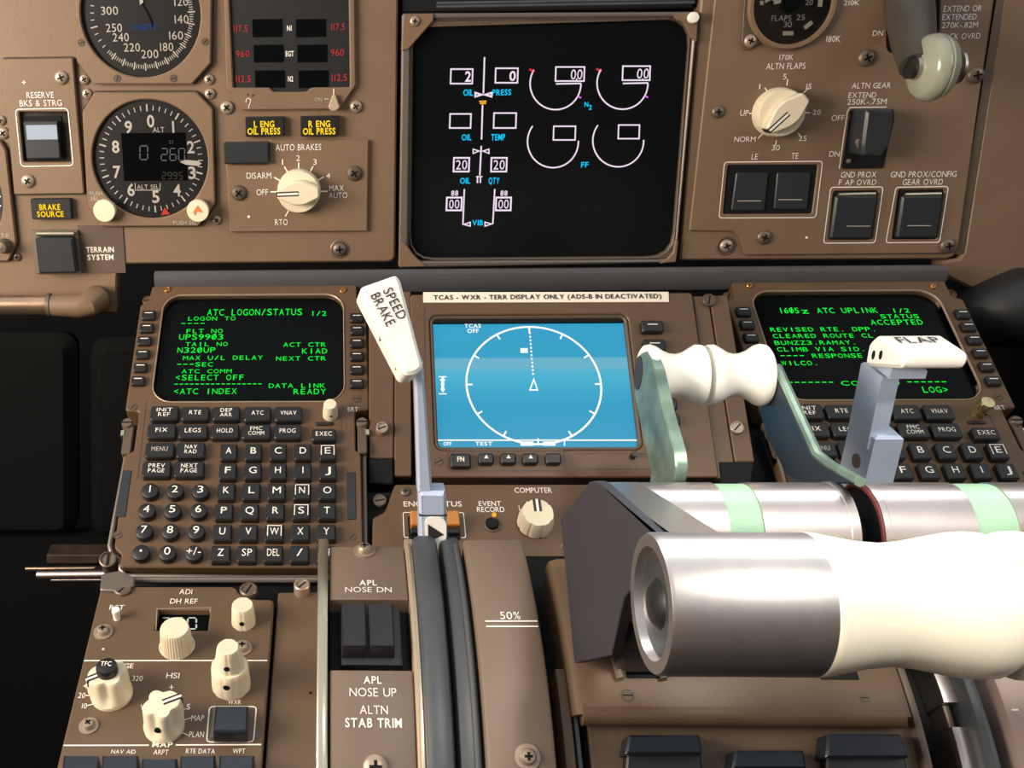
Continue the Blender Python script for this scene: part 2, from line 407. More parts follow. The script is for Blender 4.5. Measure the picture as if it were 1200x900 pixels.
def screw_mesh(kind, m=None):
    k = (kind, m.name if m else '')
    if k in SC: return SC[k]
    b = MB(); hm = m or STEEL
    if kind == 'phillips':
        b.lathe([(1, 0), (1, .18), (.9, .34), (.62, .48), (.3, .54), (0, .55)], (0, 0), hm, 24)
        for r in (0, pi/2):
            w, l = .13, .5
            pts = [(-l, -w), (l, -w), (l, w), (-l, w)]; pts = [(x*cos(r)-y*sin(r), x*sin(r)+y*cos(r)) for x, y in pts]
            b.prism(pts, .4, .565, BLACK)
    elif kind == 'washer':
        b.lathe([(1, 0), (1, .12), (.66, .13), (.66, .38), (.5, .62), (.2, .7), (0, .7)], (0, 0), hm, 24)
        for r in (0, pi/2):
            w, l = .1, .32
            pts = [(-l, -w), (l, -w), (l, w), (-l, w)]; pts = [(x*cos(r)-y*sin(r), x*sin(r)+y*cos(r)) for x, y in pts]
            b.prism(pts, .5, .715, BLACK)
    elif kind == 'slot':
        b.lathe([(1, 0), (1, .5), (.9, .62), (.78, .62), (.74, .5), (0, .5)], (0, 0), hm, 24)
        b.prism([(-.72, -.1), (.72, -.1), (.72, .1), (-.72, .1)], .4, .53, BLACK)
    elif kind == 'post':
        b.lathe([(.95, 0), (.95, 1.3), (.85, 1.42), (.72, 1.42), (.68, 1.2), (0, 1.2)], (0, 0), hm, 24)
        b.prism([(-.66, -.1), (.66, -.1), (.66, .1), (-.66, .1)], 1.1, 1.23, BLACK)
    elif kind == 'flush':
        b.lathe([(1, 0), (1, .1), (.86, .1), (.82, .02), (.8, .02), (.78, .14), (0, .16)], (0, 0), hm, 20)
        b.prism([(-.7, -.1), (.7, -.1), (.7, .1), (-.7, .1)], .1, .18, BLACK)
    SC[k] = b.mesh('screw_'+kind); return SC[k]
def ptext(mb, pl, t, x0, x1, y0, y1, h, m=None, bold=False):
    a0, a1, b0, b1 = pl.rect(x0, x1, y0, y1, h); mb.text(t, a0, a1, b0, b1, h, m or WHITE, bold)
def pmono(mb, pl, t, x0, x1, y0, y1, h, m=None):
    a0, a1, b0, b1 = pl.rect(x0, x1, y0, y1, h); mb.mono(t, a0, a1, b0, b1, h, m or E_GREEN)
def pline(mb, pl, pts, wpx, h, m=None, closed=False):
    m = m or WHITE
    w = wpx*pl.sc(pts[0][0], pts[0][1], h); mb.ribbon([pl.uv(x, y, h) for x, y in pts], w, h, m, closed)
def prr(pl, x0, x1, y0, y1, rpx, h=0):
    a0, a1, b0, b1 = pl.rect(x0, x1, y0, y1, h); return rrect(a0, a1, b0, b1, rpx*pl.sc((x0+x1)/2, (y0+y1)/2, h))
def pquad(pl, pts, rpx=0, h=0): return rpoly([pl.uv(x, y, h) for x, y in pts], rpx*pl.sc(*pts[0], h)) if rpx else [pl.uv(x, y, h) for x, y in pts]
def outline(mb, pl, x0, x1, y0, y1, rpx, wpx, h, m=None):
    mb.ribbon(prr(pl, x0, x1, y0, y1, rpx, h), wpx*pl.sc(x0, y0, h), h, m or WHITE, True)
def tick(mb, pl, cx, cy, r0, r1, deg, wpx, h, m=None):
    a, b = pl.uv(cx, cy, h); s = pl.sc(cx, cy, h); t = radians(deg); d = (sin(t), cos(t))
    mb.ribbon([(a+d[0]*r0*s, b+d[1]*r0*s), (a+d[0]*r1*s, b+d[1]*r1*s)], wpx*s, h, m or WHITE)
H0 = .00035    # print thickness offset
# ================================================================== SETTING: floor, walls, backing
def struct(name, mb, pl=WP):
    return single(name, None, None, pl, mb, kind='structure')
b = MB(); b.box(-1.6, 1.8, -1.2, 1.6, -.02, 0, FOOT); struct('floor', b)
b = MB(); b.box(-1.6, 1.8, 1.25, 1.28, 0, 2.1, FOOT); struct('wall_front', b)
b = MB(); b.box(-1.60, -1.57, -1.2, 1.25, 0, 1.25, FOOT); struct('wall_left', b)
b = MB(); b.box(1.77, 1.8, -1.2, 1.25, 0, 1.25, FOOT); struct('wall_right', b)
b = MB()   # black backing behind the instrument panel
a0, a1, b0, b1 = M.rect(-160, 1330, -140, 306); b.box(a0, a1, b0, b1+.14, -.05, -.03, BLACK); struct('trim_1', b, M)
b = MB()   # black backing of the forward stand
b.prism(pquad(C, [(176, 318), (1104, 314), (1215, 640), (130, 690)]), -.045, -.022, BLACK); struct('trim_2', b, C)
b = MB()   # pedestal box under the quadrant, dark
b.prism(pquad(D, [(130, 664), (1180, 640), (1330, 930), (70, 930)]), -.06, -.030, BLACK); struct('trim_3', b, D)
b = MB()   # glareshield high above the panel: shades the stand from the windshield light
b.box(-.9, 1.1, .71, 1.14, 1.36, 1.42, RUBBER, .01); struct('trim_4', b)

# ================================================================== MAIN INSTRUMENT PANEL, LEFT HALF
t = T('instrument_panel', 'brown left main instrument panel with rounded dials and amber lights', 'panel', M, M.uv(300, 300))
b = MB(); b.prism(rpoly([M.uv(x, y) for x, y in ((-150, -130), (468, -130), (463, 307), (146, 309.5), (137, 320), (136.5, 367), (-150, 371))], [0, 0, .006, .006, .005, .008, 0]), -.012, -.0002, BROWN, .0012)
t.part('panel_plate', b)
for x, y, r in ((99, 93, 6.2), (102, 110, 6.2), (245, 93, 6.2), (246, 110, 6.5), (266, 126, 8), (417, 125, 7.5), (398, 292, 8.5), (254, 258, 5.5), (110, 346, 4.5), (4, 156, 7), (1, 141, 6)):
    t.screw(x, y, r, mat_=DKSTEEL if (x, y) == (398, 292) else STEEL)
b = MB(); a0, a1, b0, b1 = M.rect(93, 146, 264, 320); b.box(a0, a1, b0, b1, 0, .0006, BROWND, .0002)
ptext(b, M, 'TERRAIN', 101, 133.5, 289.5, 295.5, .0009, bold=True); ptext(b, M, 'SYSTEM', 102.5, 133, 298.5, 304.5, .0009, bold=True)
t.part('terrain_placard', b, label='dark brown TERRAIN SYSTEM placard')
b = MB(); b.lathe([(8.5*M.sc(389, 292), .0001), (9.8*M.sc(389, 292), .0004), (11*M.sc(389, 292), .0001)], M.uv(398, 292), DKSTEEL, 28); t.part('screw_ring', b)

def ring_case(b, pl, outer, cpx, rpx, h0, h1, m, lip=.0012, n=64):
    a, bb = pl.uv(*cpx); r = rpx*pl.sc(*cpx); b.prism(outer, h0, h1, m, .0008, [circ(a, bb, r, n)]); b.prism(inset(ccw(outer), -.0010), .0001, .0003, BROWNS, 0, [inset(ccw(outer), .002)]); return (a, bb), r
# airspeed indicator
t = T('airspeed_indicator', 'round black airspeed dial with white knot numbers from 120 to 300', 'dial', M, M.uv(166, 90))
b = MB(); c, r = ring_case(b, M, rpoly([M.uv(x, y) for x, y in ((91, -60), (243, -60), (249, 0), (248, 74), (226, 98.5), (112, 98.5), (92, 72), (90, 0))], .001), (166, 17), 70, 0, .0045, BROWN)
t.part('case', b)
b = MB(); b.prism(circ(c[0], c[1], r*1.01, 64), .0002, .0008, DIAL)
for i in range(0, 86):
    deg = 62+i*2.6
    if deg > 284: break
    big = i % 5 == 0
    if deg > 226 and i % 3: continue
    tick(b, M, 166, 17, 54 if big else 56, 62.5 if big else 60.5, deg, 1.5 if big else .95, .0011)
for s, x, y, w in (('120', 212, 2, 17), ('140', 212.5, 22.5, 17), ('160', 206, 41.5, 17), ('180', 195, 55, 16), ('200', 175.5, 63.3, 20), ('220', 154.5, 55.5, 19), ('240', 141.5, 43.7, 19), ('250', 133.5, 32.6, 19), ('300', 128.3, 12.5, 20)):
    ptext(b, M, s, x-w/2, x+w/2, y-4.8, y+4.8, .0011)
ptext(b, M, 'KNOTS', 155.5, 183.5, 28.5, 35, .0011, E_BLUT)
t.part('dial_face', b)
b = MB(); b.prism([M.uv(x, y) for x, y in ((162, -60), (167, -60), (168.5, 3), (164.5, 6))], .0016, .0021, WHITE)
pline(b, M, [(166, 4), (171, 12), (176, 22), (179, 31)], 1.6, .0016, BLACK); t.part('needle', b)
b = MB(); b.prism(circ(c[0], c[1], r*1.005, 48), .0030, .0033, GLASS); t.part('glass', b)
for x, y in ((95.5, 50), (240.5, 49), (137.5, 91.8), (203.5, 91.8)): t.screw(x, y, 4.4, 'flush', .0045, mat_=BROWND)

# altimeter
t = T('altimeter', 'round black altimeter with digits 0 to 9 and two cream set knobs', 'dial', M, M.uv(177, 262))
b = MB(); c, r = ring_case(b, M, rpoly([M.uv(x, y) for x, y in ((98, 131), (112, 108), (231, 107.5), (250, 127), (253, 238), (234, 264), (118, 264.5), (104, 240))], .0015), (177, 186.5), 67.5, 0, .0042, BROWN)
ptext(b, M, 'PUSH', 105.5, 120, 224.5, 229, .0046, GREYW); ptext(b, M, 'SEL', 106.5, 116, 230.5, 235, .0046, GREYW); ptext(b, M, 'PUSH SEL', 203, 231, 258.8, 263.3, .0046, GREYW)
t.part('case', b)
b = MB(); b.prism(circ(c[0], c[1], r*1.01, 64), .0002, .0008, DIAL)
for i in range(50):
    deg = i*7.2-1.5; big = i % 5 == 0
    tick(b, M, 177, 186.5, 54 if big else 55, 62 if big else 60.5, deg, 1.8 if big else 1.1, .0011)
for s, x, y in (('0', 176.5, 142), ('1', 202.5, 149), ('2', 223.5, 172.5), ('3', 225, 202.5), ('4', 207.5, 223), ('5', 182.5, 230.5), ('6', 153.5, 222.5), ('7', 137, 201.5), ('8', 135.5, 172), ('9', 150.5, 149)):
    w = 3.2 if s == '1' else 8.6
    ptext(b, M, s, x-w/2, x+w/2, y-6.8, y+6.8, .0011, bold=True)
ptext(b, M, 'ALT', 179, 192.5, 149, 155, .0011); ptext(b, M, 'ALT SEL', 160.5, 186, 216.5, 221.5, .0011)
pline(b, M, [(158.5, 214.5), (158.5, 222.8), (187.5, 222.8), (187.5, 214.5)], .8, .0011, WHITE)
t.part('dial_face', b)
def seg7(b, pl, s, x0, y0, w, hgt, gap, h, m, lw=1.5):
    SEG = {'0': 'abcdef', '1': 'bc', '2': 'abged', '3': 'abgcd', '4': 'fgbc', '5': 'afgcd', '6': 'afgedc', '7': 'abc', '8': 'abcdefg', '9': 'abcdfg'}
    for i, ch in enumerate(s):
        x = x0+i*(w+gap)
        if ch not in SEG: continue
        Y = y0+hgt; mid = y0+hgt/2; e_ = lw*.5
        S = {'a': ((x+e_, y0), (x+w-e_, y0)), 'b': ((x+w, y0+e_), (x+w, mid-e_)), 'c': ((x+w, mid+e_), (x+w, Y-e_)), 'd': ((x+e_, Y), (x+w-e_, Y)), 'e': ((x, mid+e_), (x, Y-e_)), 'f': ((x, y0+e_), (x, mid-e_)), 'g': ((x+e_, mid), (x+w-e_, mid))}
        for k in SEG[ch]: pline(b, pl, S[k], lw, h, m)
b = MB(); a0, a1, b0, b1 = M.rect(144, 219, 155.5, 211.5); b.box(a0, a1, b0, b1, .0008, .0011, SCREEN)
E_LCD2 = emis('faint_lcd_digits', srgb(74, 70, 64), 1)
seg7(b, M, '0', 164, 171, 9, 16, 3, .0014, E_LCD); seg7(b, M, '260', 189, 174, 7, 14, 3.2, .0014, E_LCD, 1.3); seg7(b, M, '11', 198, 164, 1, 5, 2, .0014, E_LCD, 1)
seg7(b, M, '2995', 190, 202, 4.2, 7.5, 2.4, .0014, E_LCD2, .9)
t.part('digital_window', b)
b = MB(); b.prism([M.uv(x, y) for x, y in ((211.5, 189.5), (218, 187), (233, 188.3), (237, 191.3), (233, 194), (218, 192.6))], .0017, .0022, WHITE); t.part('needle', b, label='white pointer')
b = MB(); b.prism([M.uv(x, y) for x, y in ((193.5, 242.5), (200, 250.5), (189, 251.8))], .0014, .0018, mat('red_bug', srgb(240, 80, 50), .5)); t.part('altitude_bug', b, label='small red triangle bug')
b = MB(); b.prism(circ(c[0], c[1], r*1.005, 48), .0030, .0033, GLASS); t.part('glass', b)
for k, (x, y) in enumerate(((122.5, 247), (232, 247))):
    b = MB(); s = M.sc(x, y); c2 = M.uv(x, y, .010)
    b.lathe([(11.5*s, .0042), (12.6*s, .006), (13*s, .010), (12.2*s, .0112), (0, .0114)], c2, CREAM, 32)
    if k: b.prism([M.uv(px, py, .0116) for px, py in ((231.5, 241), (237, 249), (230.5, 247.5), (228, 252.5), (226.5, 248))], .0114, .0118, ORANGE)
    t.part('set_knob', b, label='cream set knob with an orange arrow' if k else 'plain cream set knob')

# reserve brake switch module
t = T('brake_switch_module', 'brown RESERVE BKS & STRG module with one square grey push switch', 'switch panel', M, M.uv(51, 225))
b = MB(); hole = pquad(M, [(22, 131), (79, 131), (83.5, 190), (27.5, 190)], 2, .004)
b.prism(rpoly([M.uv(x, y, .004) for x, y in ((2.5, 69), (85, 68), (98.5, 227), (16.5, 228))], .0012), 0, .004, BROWN, .0006, [hole])
hh = .004+H0
ptext(b, M, 'RESERVE', 31, 63, 107.8, 114.8, hh); ptext(b, M, 'BKS & STRG', 23, 72.5, 117.3, 124.3, hh)
pline(b, M, [(25.5, 96.5), (30.5, 96.5)], 1, hh); pline(b, M, [(28, 94), (28, 99)], 1, hh)
b.ribbon(pquad(M, [(18, 128), (79.5, 127), (86, 194), (24.5, 195)], 5, hh), 1.1*M.sc(50, 160), hh, WHITE, True)
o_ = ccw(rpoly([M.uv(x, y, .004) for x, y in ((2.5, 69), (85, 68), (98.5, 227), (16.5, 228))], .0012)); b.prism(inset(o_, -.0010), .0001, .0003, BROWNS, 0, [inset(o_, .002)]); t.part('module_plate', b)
b = MB(); b.prism(prr(M, 27, 74, 136, 188, 2), .0002, .0012, BLACK); 
b.prism(prr(M, 29, 69, 142, 186, 2, .006), .0012, .006, SWITCH, .0006); t.part('push_switch', b)
b = MB(); b.prism(prr(M, 31, 67, 146.5, 163.5, .5, .0063), .006, .0064, PANE); t.part('upper_lens', b, label='upper half lens of the switch, pale with a painted reflection')
t.screw(72, 91, 8, h=.004); t.screw(33, 212, 8, h=.004)

def caption(name, label, x0, x1, y0, y1, lines, group='amber warning lights'):
    t = T(name, label, 'warning light', M, M.uv((x0+x1)/2, y1), group)
    b = MB(); b.prism(prr(M, x0, x1, y0, y1, 1.5, .005), 0, .005, KEY, .0005); t.part('housing', b)
    b = MB()
    for s, a, c, y, z in lines: ptext(b, M, s, a, c, y, z, .0054, E_YEL, True)
    t.part('lit_caption', b, label='glowing amber caption')
caption('warning_light', 'lit amber BRAKE SOURCE warning light above the terrain switch', 36.5, 83, 233, 257, [('BRAKE', 46, 70.5, 239.5, 246), ('SOURCE', 43.5, 74.5, 247.8, 254)])
caption('warning_light', 'lit amber L ENG OIL PRESS warning light', 287.5, 333, 137, 160, [('L ENG', 297.5, 321.5, 142, 149), ('OIL PRESS', 290, 328.5, 150.2, 157.4)])
caption('warning_light', 'lit amber R ENG OIL PRESS warning light', 352, 397, 136, 160, [('R ENG', 361.5, 387, 141.6, 148.8), ('OIL PRESS', 355, 393, 150.2, 157.4)])

# terrain switch under its guard
t = T('guarded_switch', 'dark grey hinged switch guard left of the TERRAIN SYSTEM placard', 'switch', M, M.uv(66, 320))
b = MB(); b.prism(prr(M, 40, 94, 269, 320, 1), 0, .0025, GREYFR, .0004); t.part('frame', b)
b = MB(); b.prism(pquad(M, [(41, 279), (84.5, 279), (90, 320), (45.5, 321)], 2, .010), .0025, .010, SWITCH, .0012)
t.part('guard', b)
b = MB(); h0 = M.uv(42, 274.5, .008); h1 = M.uv(86, 274.5, .008); b.tube([(h0[0], h0[1], .006), (h1[0], h1[1], .006)], .0016, EDGEM); t.part('hinge_pin', b, label='bare metal hinge pin')

# instrument cut by the photograph's left edge
t = T('edge_instrument', 'partly visible round black dial at the far left edge of the panel', 'dial', M, M.uv(-30, 300))
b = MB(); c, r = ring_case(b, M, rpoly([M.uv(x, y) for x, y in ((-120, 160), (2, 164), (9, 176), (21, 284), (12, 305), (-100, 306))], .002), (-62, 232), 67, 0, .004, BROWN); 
ptext(b, M, 'RUN', 2, 11, 273, 278, .0044, GREYW); t.part('case', b)
b = MB(); b.prism(circ(c[0], c[1], r*1.01, 64), .0002, .0008, DIAL)
for deg in range(30, 160, 10): tick(b, M, -62, 232, 56, 63, deg-1, 1.6, .0011)
t.part('dial_face', b)
b = MB(); s = M.sc(4, 290); b.lathe([(8.5*s, .004), (8.5*s, .007), (7*s, .0085), (6*s, .012), (0, .0125)], M.uv(3, 289, .008), DKSTEEL, 24); t.part('knob', b, label='small dark metal knob')
t.screw(20, 301, 5, mat_=DKSTEEL)

# standby engine indicator
t = T('standby_engine_indicator', 'dark rectangular standby engine indicator with red limits 117.5, 960 and 112.5', 'instrument', M, M.uv(340, 126))
b = MB(); b.prism(rpoly([M.uv(x, y) for x, y in ((262, -60), (415, -60), (417, 100), (398, 128), (284, 129), (266, 100))], .001), 0, .0035, BROWN, .0008, [rpoly([M.uv(x, y) for x, y in ((267, -50), (408, -50), (410, 102), (365, 102.5), (359, 107.5), (321, 107.5), (316, 102.5), (274, 102.5))], .001)])
hh = .0039
ptext(b, M, 'ON', 369, 377.5, 114.5, 119, hh, GREYW); pline(b, M, [(380, 116), (386, 116)], 1, hh, GREYW); pline(b, M, [(391, 104), (391, 112)], 1.2, hh)
pline(b, M, [(288, 120), (289, 116), (291.5, 115), (294, 117), (293, 121), (291.5, 124), (291.5, 127)], .8, hh, WHITE); pline(b, M, [(290, 112), (290.5, 110)], 1.2, hh, BLACK); pline(b, M, [(295, 113), (297, 111)], 1.2, hh, BLACK)
t.part('frame', b)
b = MB(); b.prism([M.uv(x, y) for x, y in ((264, -55), (412, -55), (413, 109), (270, 109))], .0002, .0010, DIAL); t.part('face', b)
b = MB()
for y0, y1 in ((22.5, 43.5), (52.5, 73), (82.5, 103)):
    for x0, x1 in ((296, 331), (347, 382)):
        d = (y0-22)*.05; b.prism(prr(M, x0+d, x1+d, y0, y1, .6), .0010, .0013, SCREEN)
for s, x, y, w in (('117.5', 282, 33.5, 17), ('960', 284.5, 63, 16), ('112.5', 285, 92.5, 18), ('117.5', 396, 31.5, 16.5), ('960', 395.5, 61.5, 15.5), ('112.5', 397.5, 91, 18.5)):
    ptext(b, M, s, x-w/2, x+w/2, y-3.8, y+3.8, .0014, E_DIMRED)
for s, x, y, w in (('N1', 339, 33, 5.5), ('EGT', 339.5, 63, 9.5), ('N2', 340.5, 92.5, 6)): ptext(b, M, s, x-w/2, x+w/2, y-3, y+3, .0014, WHITE, True)
t.part('digit_windows', b, label='dark digit windows with red limit numbers and white row names')
b = MB(); b.prism(rpoly([M.uv(x, y, .006) for x, y in ((389.5, 111), (393.5, 111), (398.5, 126), (394, 130), (388.5, 130), (384.5, 126))], .001), .0035, .007, mat('beige_toggle', srgb(176, 156, 134), .5), .0006); t.part('toggle', b)

# blank dark cover
b = MB(); b.prism(prr(M, 262, 315, 167, 192, 1.5, .008), 0, .008, SWITCH, .0008); single('blank_cover', 'plain dark grey block at the corner of the AUTO BRAKES plate', 'cover', M, b)

# auto brakes selector
t = T('autobrake_selector', 'brown AUTO BRAKES selector plate with a cream pointer knob', 'selector panel', M, M.uv(350, 270))
hp = .003; hh = hp+H0
b = MB(); b.prism(rpoly([M.uv(x, y, hp) for x, y in ((315.5, 163.5), (432, 164), (430.5, 271), (269.5, 272), (265, 192.5), (315.5, 192.5))], .0008), 0, hp, BROWN, .0006)
for s, x0, x1, y0, y1 in (('AUTO BRAKES', 323, 376.5, 169, 176.3), ('1', 329.8, 331.8, 186.5, 193), ('2', 347.2, 351.6, 182, 188.6), ('3', 367, 371.2, 186.5, 193), ('4', 382.3, 387, 203, 209), ('DISARM', 289, 318, 202.3, 209.3), ('OFF', 300.5, 314.3, 221.8, 228.6), ('MAX', 386, 403, 217.3, 223.6), ('AUTO', 385.2, 407, 225.6, 232.2), ('RTO', 322.3, 337.2, 257, 263.8)):
    ptext(b, M, s, x0, x1, y0, y1, hh)
for deg in (-90, -60, -30, 0, 30, 60, 90, -150): tick(b, M, 350.5, 224.5, 25, 33.5, deg, 1.5, hh)
b.prism(circ(*M.uv(291.5, 254, hh), 1.5*M.sc(291, 254), 12), hp, hh, WHITE)
t.part('selector_plate', b)
def bar_knob(t, pl, px, py, rpx, h0, hd, hb, ang, barw, label, mk=True, skirt=1.0):
    """round cream knob with a raised grip bar and a black and white index; ang = direction of the index (0 up, clockwise)"""
    s = pl.sc(px, py, h0+hd); c = pl.uv(px, py, h0+hd); r = rpx*s; b = MB()
    b.lathe([(r*skirt, h0), (r*skirt, h0+hd*.35), (r*.985, h0+hd*.8), (r*.93, h0+hd), (0, h0+hd)], c, CREAM, 48)
    w = barw*s; th = radians(ang); ux, uy = sin(th), cos(th)
    R_ = lambda x, y: (c[0]+ux*x-uy*y*1.0, c[1]+uy*x+ux*y)
    L = [R_(*q) for q in ((r*.98, -w*.35), (r*.98, w*.35), (r*.2, w), (-r*.25, w), (-r*.95, w*.45), (-r*.95, -w*.45), (-r*.25, -w), (r*.2, -w))]
    b.prism(rpoly(L, r*.12), h0+hd*.7, h0+hb, CREAM, r*.07)
    k = t.part('knob', b, label=label)
    if mk:
        b = MB(); zz = h0+hb
        L = [R_(*q) for q in ((r*.95, -w*.2), (r*.95, w*.2), (-r*.02, w*.2), (-r*.02, -w*.2))]; b.prism(L, zz-.0002, zz+.0001, BLKTXT)
        L = [R_(*q) for q in ((r*.95, -w*.085), (r*.95, w*.085), (-r*.0, w*.085), (-r*.0, -w*.085))]; b.prism(L, zz, zz+.0003, WHITE)
        L = [R_(*q) for q in ((r*.95, -w*.2), (r*.95, w*.2), (r*1.0, w*.2), (r*1.0, -w*.2))]; b.prism(L, h0+hd*.9, zz+.0001, BLKTXT)
        t.part('index_line', b, parent=k, label='black and white index line')
    return k
bar_knob(t, M, 350, 225, 25.6, hp, .008, .016, -92, 14, 'cream rotary knob turned to OFF')
t.screw(280, 226, 9, h=hp, mat_=BROWND); t.screw(415, 203, 9, h=hp, mat_=BROWND)
# ================================================================== CENTRE DISPLAYS
t = T('engine_display', 'large dark engine display screen with white oil and N2 gauges', 'display', M, M.uv(630, 310))
fr = [(471, 16), (817, 14), (790.5, 307), (467, 313)]
b = MB(); hole = rpoly([M.uv(x, y) for x, y in ((484, 25.5), (809, 22.5), (786.5, 300.5), (481, 302.5))], [.016]*4)
outer = rpoly([M.uv(x, y) for x, y in fr], .002)
b.prism(outer, -.02, .003, GREYFR, .001, [rpoly([M.uv(x, y) for x, y in ((481, 22.5), (812, 20), (788.5, 303.5), (477.5, 305.5))], .010)])
b.prism(rpoly([M.uv(x, y) for x, y in ((480.5, 22), (812.5, 19.5), (789, 304), (477, 306))], .010), -.02, .0018, BROWND, .001, [hole])
for q in ([(472, 17), (508, 16), (507, 25), (478, 58), (470, 60)], [(786, 16), (816, 15), (814, 50), (808, 45), (799, 27), (790, 23)], [(467.5, 280), (473, 282), (484, 297), (490, 303), (500, 311), (467, 312)], [(789, 280), (793, 281), (790, 306), (770, 307), (780, 302), (787, 294)]):
    b.prism(rpoly([M.uv(x, y) for x, y in q], .001), -.01, .0042, BROWN, .0006)
t.part('bezel', b)
b = MB(); b.prism(rpoly([M.uv(x, y) for x, y in ((480, 21), (813, 18), (790, 305), (476, 307))], .01), -.006, -.002, EICS)
scr = t.part('screen', b, label='dark glossy screen')
t.screw(486, 25, 6, h=.0042); 
b = MB(); s = M.sc(809, 20); b.lathe([(6.5*s, .004), (6.5*s, .0062), (5.5*s, .0072), (0, .0075)], M.uv(809, 21), OFFWHITE, 24); t.part('corner_cap', b, label='bright round cap')
hz = -.0017; W_ = MB(); Cy = MB(); Rd = MB(); Mg = MB(); Am = MB()
def bx(x0, x1, y0, y1, w=1.7, sk=0): pline(W_, M, [(x0, y0), (x1, y0-sk), (x1-.6, y1-sk), (x0-.6, y1)], w, hz, E_WHITE, True)
bx(528.5, 554, 81, 98); ptext(W_, M, '2', 545, 552, 84, 95.5, hz, E_WHITE, True)
bx(581, 607, 80, 97); ptext(W_, M, '0', 597, 604.5, 83.5, 94.5, hz, E_WHITE, True)
bx(527.5, 552, 133.5, 150); bx(579, 605, 132.5, 150)
pline(W_, M, [(567.8, 67), (566.5, 109.5)], 1.8, hz, E_WHITE); pline(W_, M, [(565.5, 123), (564.3, 163.5)], 1.8, hz, E_WHITE); pline(W_, M, [(564, 171), (562.3, 205.5)], 1.8, hz, E_WHITE)
for x in (557, 576):   # facing pointers of the oil gauges
    d = 7.5 if x < 566 else -7.5
    for y in (111,): pline(W_, M, [(x, y-2.3), (x+d, y), (x, y+2.3)], 2, hz, E_WHITE, True)
for x, d in ((554.5, 7), (573, -7)): pline(W_, M, [(x, 174.8), (x+d, 177), (x, 179.8)], 1.3, hz, E_WHITE, True)
for x0 in (531.5, 575.5):
    bx(x0+.5, x0+18.5, 185, 201, 1.9); ptext(W_, M, '20', x0+2.8, x0+16, 187.8, 198.5, hz, E_WHITE)
for x0 in (559.5, 563): pline(W_, M, [(x0, 207), (x0, 214.5)], 1.6, hz, E_WHITE)
pline(W_, M, [(558, 207), (565.5, 207)], 1.3, hz, E_WHITE)
pline(W_, M, [(544.2, 221.5), (542.5, 262.5)], 1.7, hz, E_WHITE); pline(W_, M, [(579.8, 221.5), (577.5, 262.5)], 1.7, hz, E_WHITE)
for x0 in (523.7, 581.5):
    bx(x0, x0+17.5, 231.5, 246.5, 2); ptext(W_, M, '00', x0+2.6, x0+14.6, 234, 244.5, hz, E_WHITE); ptext(W_, M, '88', x0+5, x0+13.3, 223.5, 229.3, hz, E_WHITE, True)
pline(W_, M, [(543.5, 263), (551, 260.5), (551, 265)], 1.4, hz, E_WHITE, True); pline(W_, M, [(576, 262.5), (568.3, 260.3), (568.3, 265)], 1.4, hz, E_WHITE, True)
for s, x0, x1, y0, y1 in (('OIL', 543, 554.5, 105, 112), ('PRESS', 577, 599, 105, 111.5), ('OIL', 541, 552.5, 157.5, 164.3), ('TEMP', 575.5, 592, 157.3, 164.3), ('OIL', 539, 551, 208.5, 215), ('QTY', 572.5, 585.5, 208.3, 215), ('VIB', 553.5, 566, 258, 264), ('N', 685, 689.5, 119.5, 125), ('2', 690, 693.5, 123, 128.5), ('FF', 681, 689.5, 190, 196)):
    ptext(Cy, M, s, x0, x1, y0, y1, hz, E_CYAN, True)
def arc(cx, cy, rx, ry, a0, a1): return [(cx+rx*sin(radians(a0+(a1-a0)*k/40)), cy-ry*cos(radians(a0+(a1-a0)*k/40))) for k in range(41)]
for cx, cy in ((651, 98), (729.5, 97.5)):
    pline(W_, M, arc(cx, cy, 29.8, 30.5, 270+32, 90), 1.7, hz, E_WHITE)
    pline(W_, M, [(cx+.5, cy+.3), (cx+30, cy-.3)], 1.7, hz, E_WHITE)
    pline(Rd, M, [(cx-30.5, cy-17), (cx-25, cy-13.5)], 2.4, hz, E_RED); pline(Mg, M, [(cx+25.8, cy+14.5), (cx+30, cy+16.8)], 1.9, hz, E_MAG)
bx(651.5, 685, 78.5, 95); ptext(W_, M, '00', 669, 682.5, 81.5, 93, hz, E_WHITE); bx(730, 762, 77.5, 94); ptext(W_, M, '00', 746.5, 760.5, 80.5, 92, hz, E_WHITE)
for x in (676, 753.5): pline(W_, M, [(x, 92), (x-.6, 94)], 1.5, hz, E_WHITE)
for cx, cy in ((648, 166), (724.5, 165)): pline(W_, M, arc(cx, cy, 29.8, 30.5, 270+37, 88), 1.7, hz, E_WHITE)
bx(649, 674.5, 148, 164, 1.6); bx(725, 749.5, 146.5, 162.5, 1.6)
pline(Am, M, [(561.5, 119), (570, 118.6)], 1.6, hz, E_AMBER); pline(Am, M, [(562.5, 121.3), (569.5, 121)], 1.8, hz, E_AMBER)
t.part('white_gauge_lines', W_, parent=scr, label='white gauge lines and digits'); t.part('cyan_captions', Cy, parent=scr, label='cyan captions')
t.part('red_limit_marks', Rd, parent=scr, label='red limit marks'); t.part('magenta_marks', Mg, parent=scr, label='magenta marks'); t.part('amber_marks', Am, parent=scr, label='amber limit marks')

t = T('upper_display', 'lower edge of the upper display, a dark strip at the top of the photo', 'display', M, M.uv(640, 5))
b = MB(); b.box(M.uv(472, 0)[0], M.uv(816, 0)[0], M.uv(640, 12)[1], M.uv(640, -120)[1], -.02, -.004, BLACK, .001); t.part('housing', b)
b = MB(); a0 = M.uv(512, 5)[0]; a1 = M.uv(816, 5)[0]
for y in (1.5, 5.5): q = M.uv(640, y)[1]; b.tube([(a0, q, -.004), (a1, q, -.004)], .0010, RUBBER)
q = M.uv(640, 10.8)[1]; b.tube([(a0, q, -.006), (a1-.03, q, -.006)], .0007, ALU)
t.part('trim_rails', b)

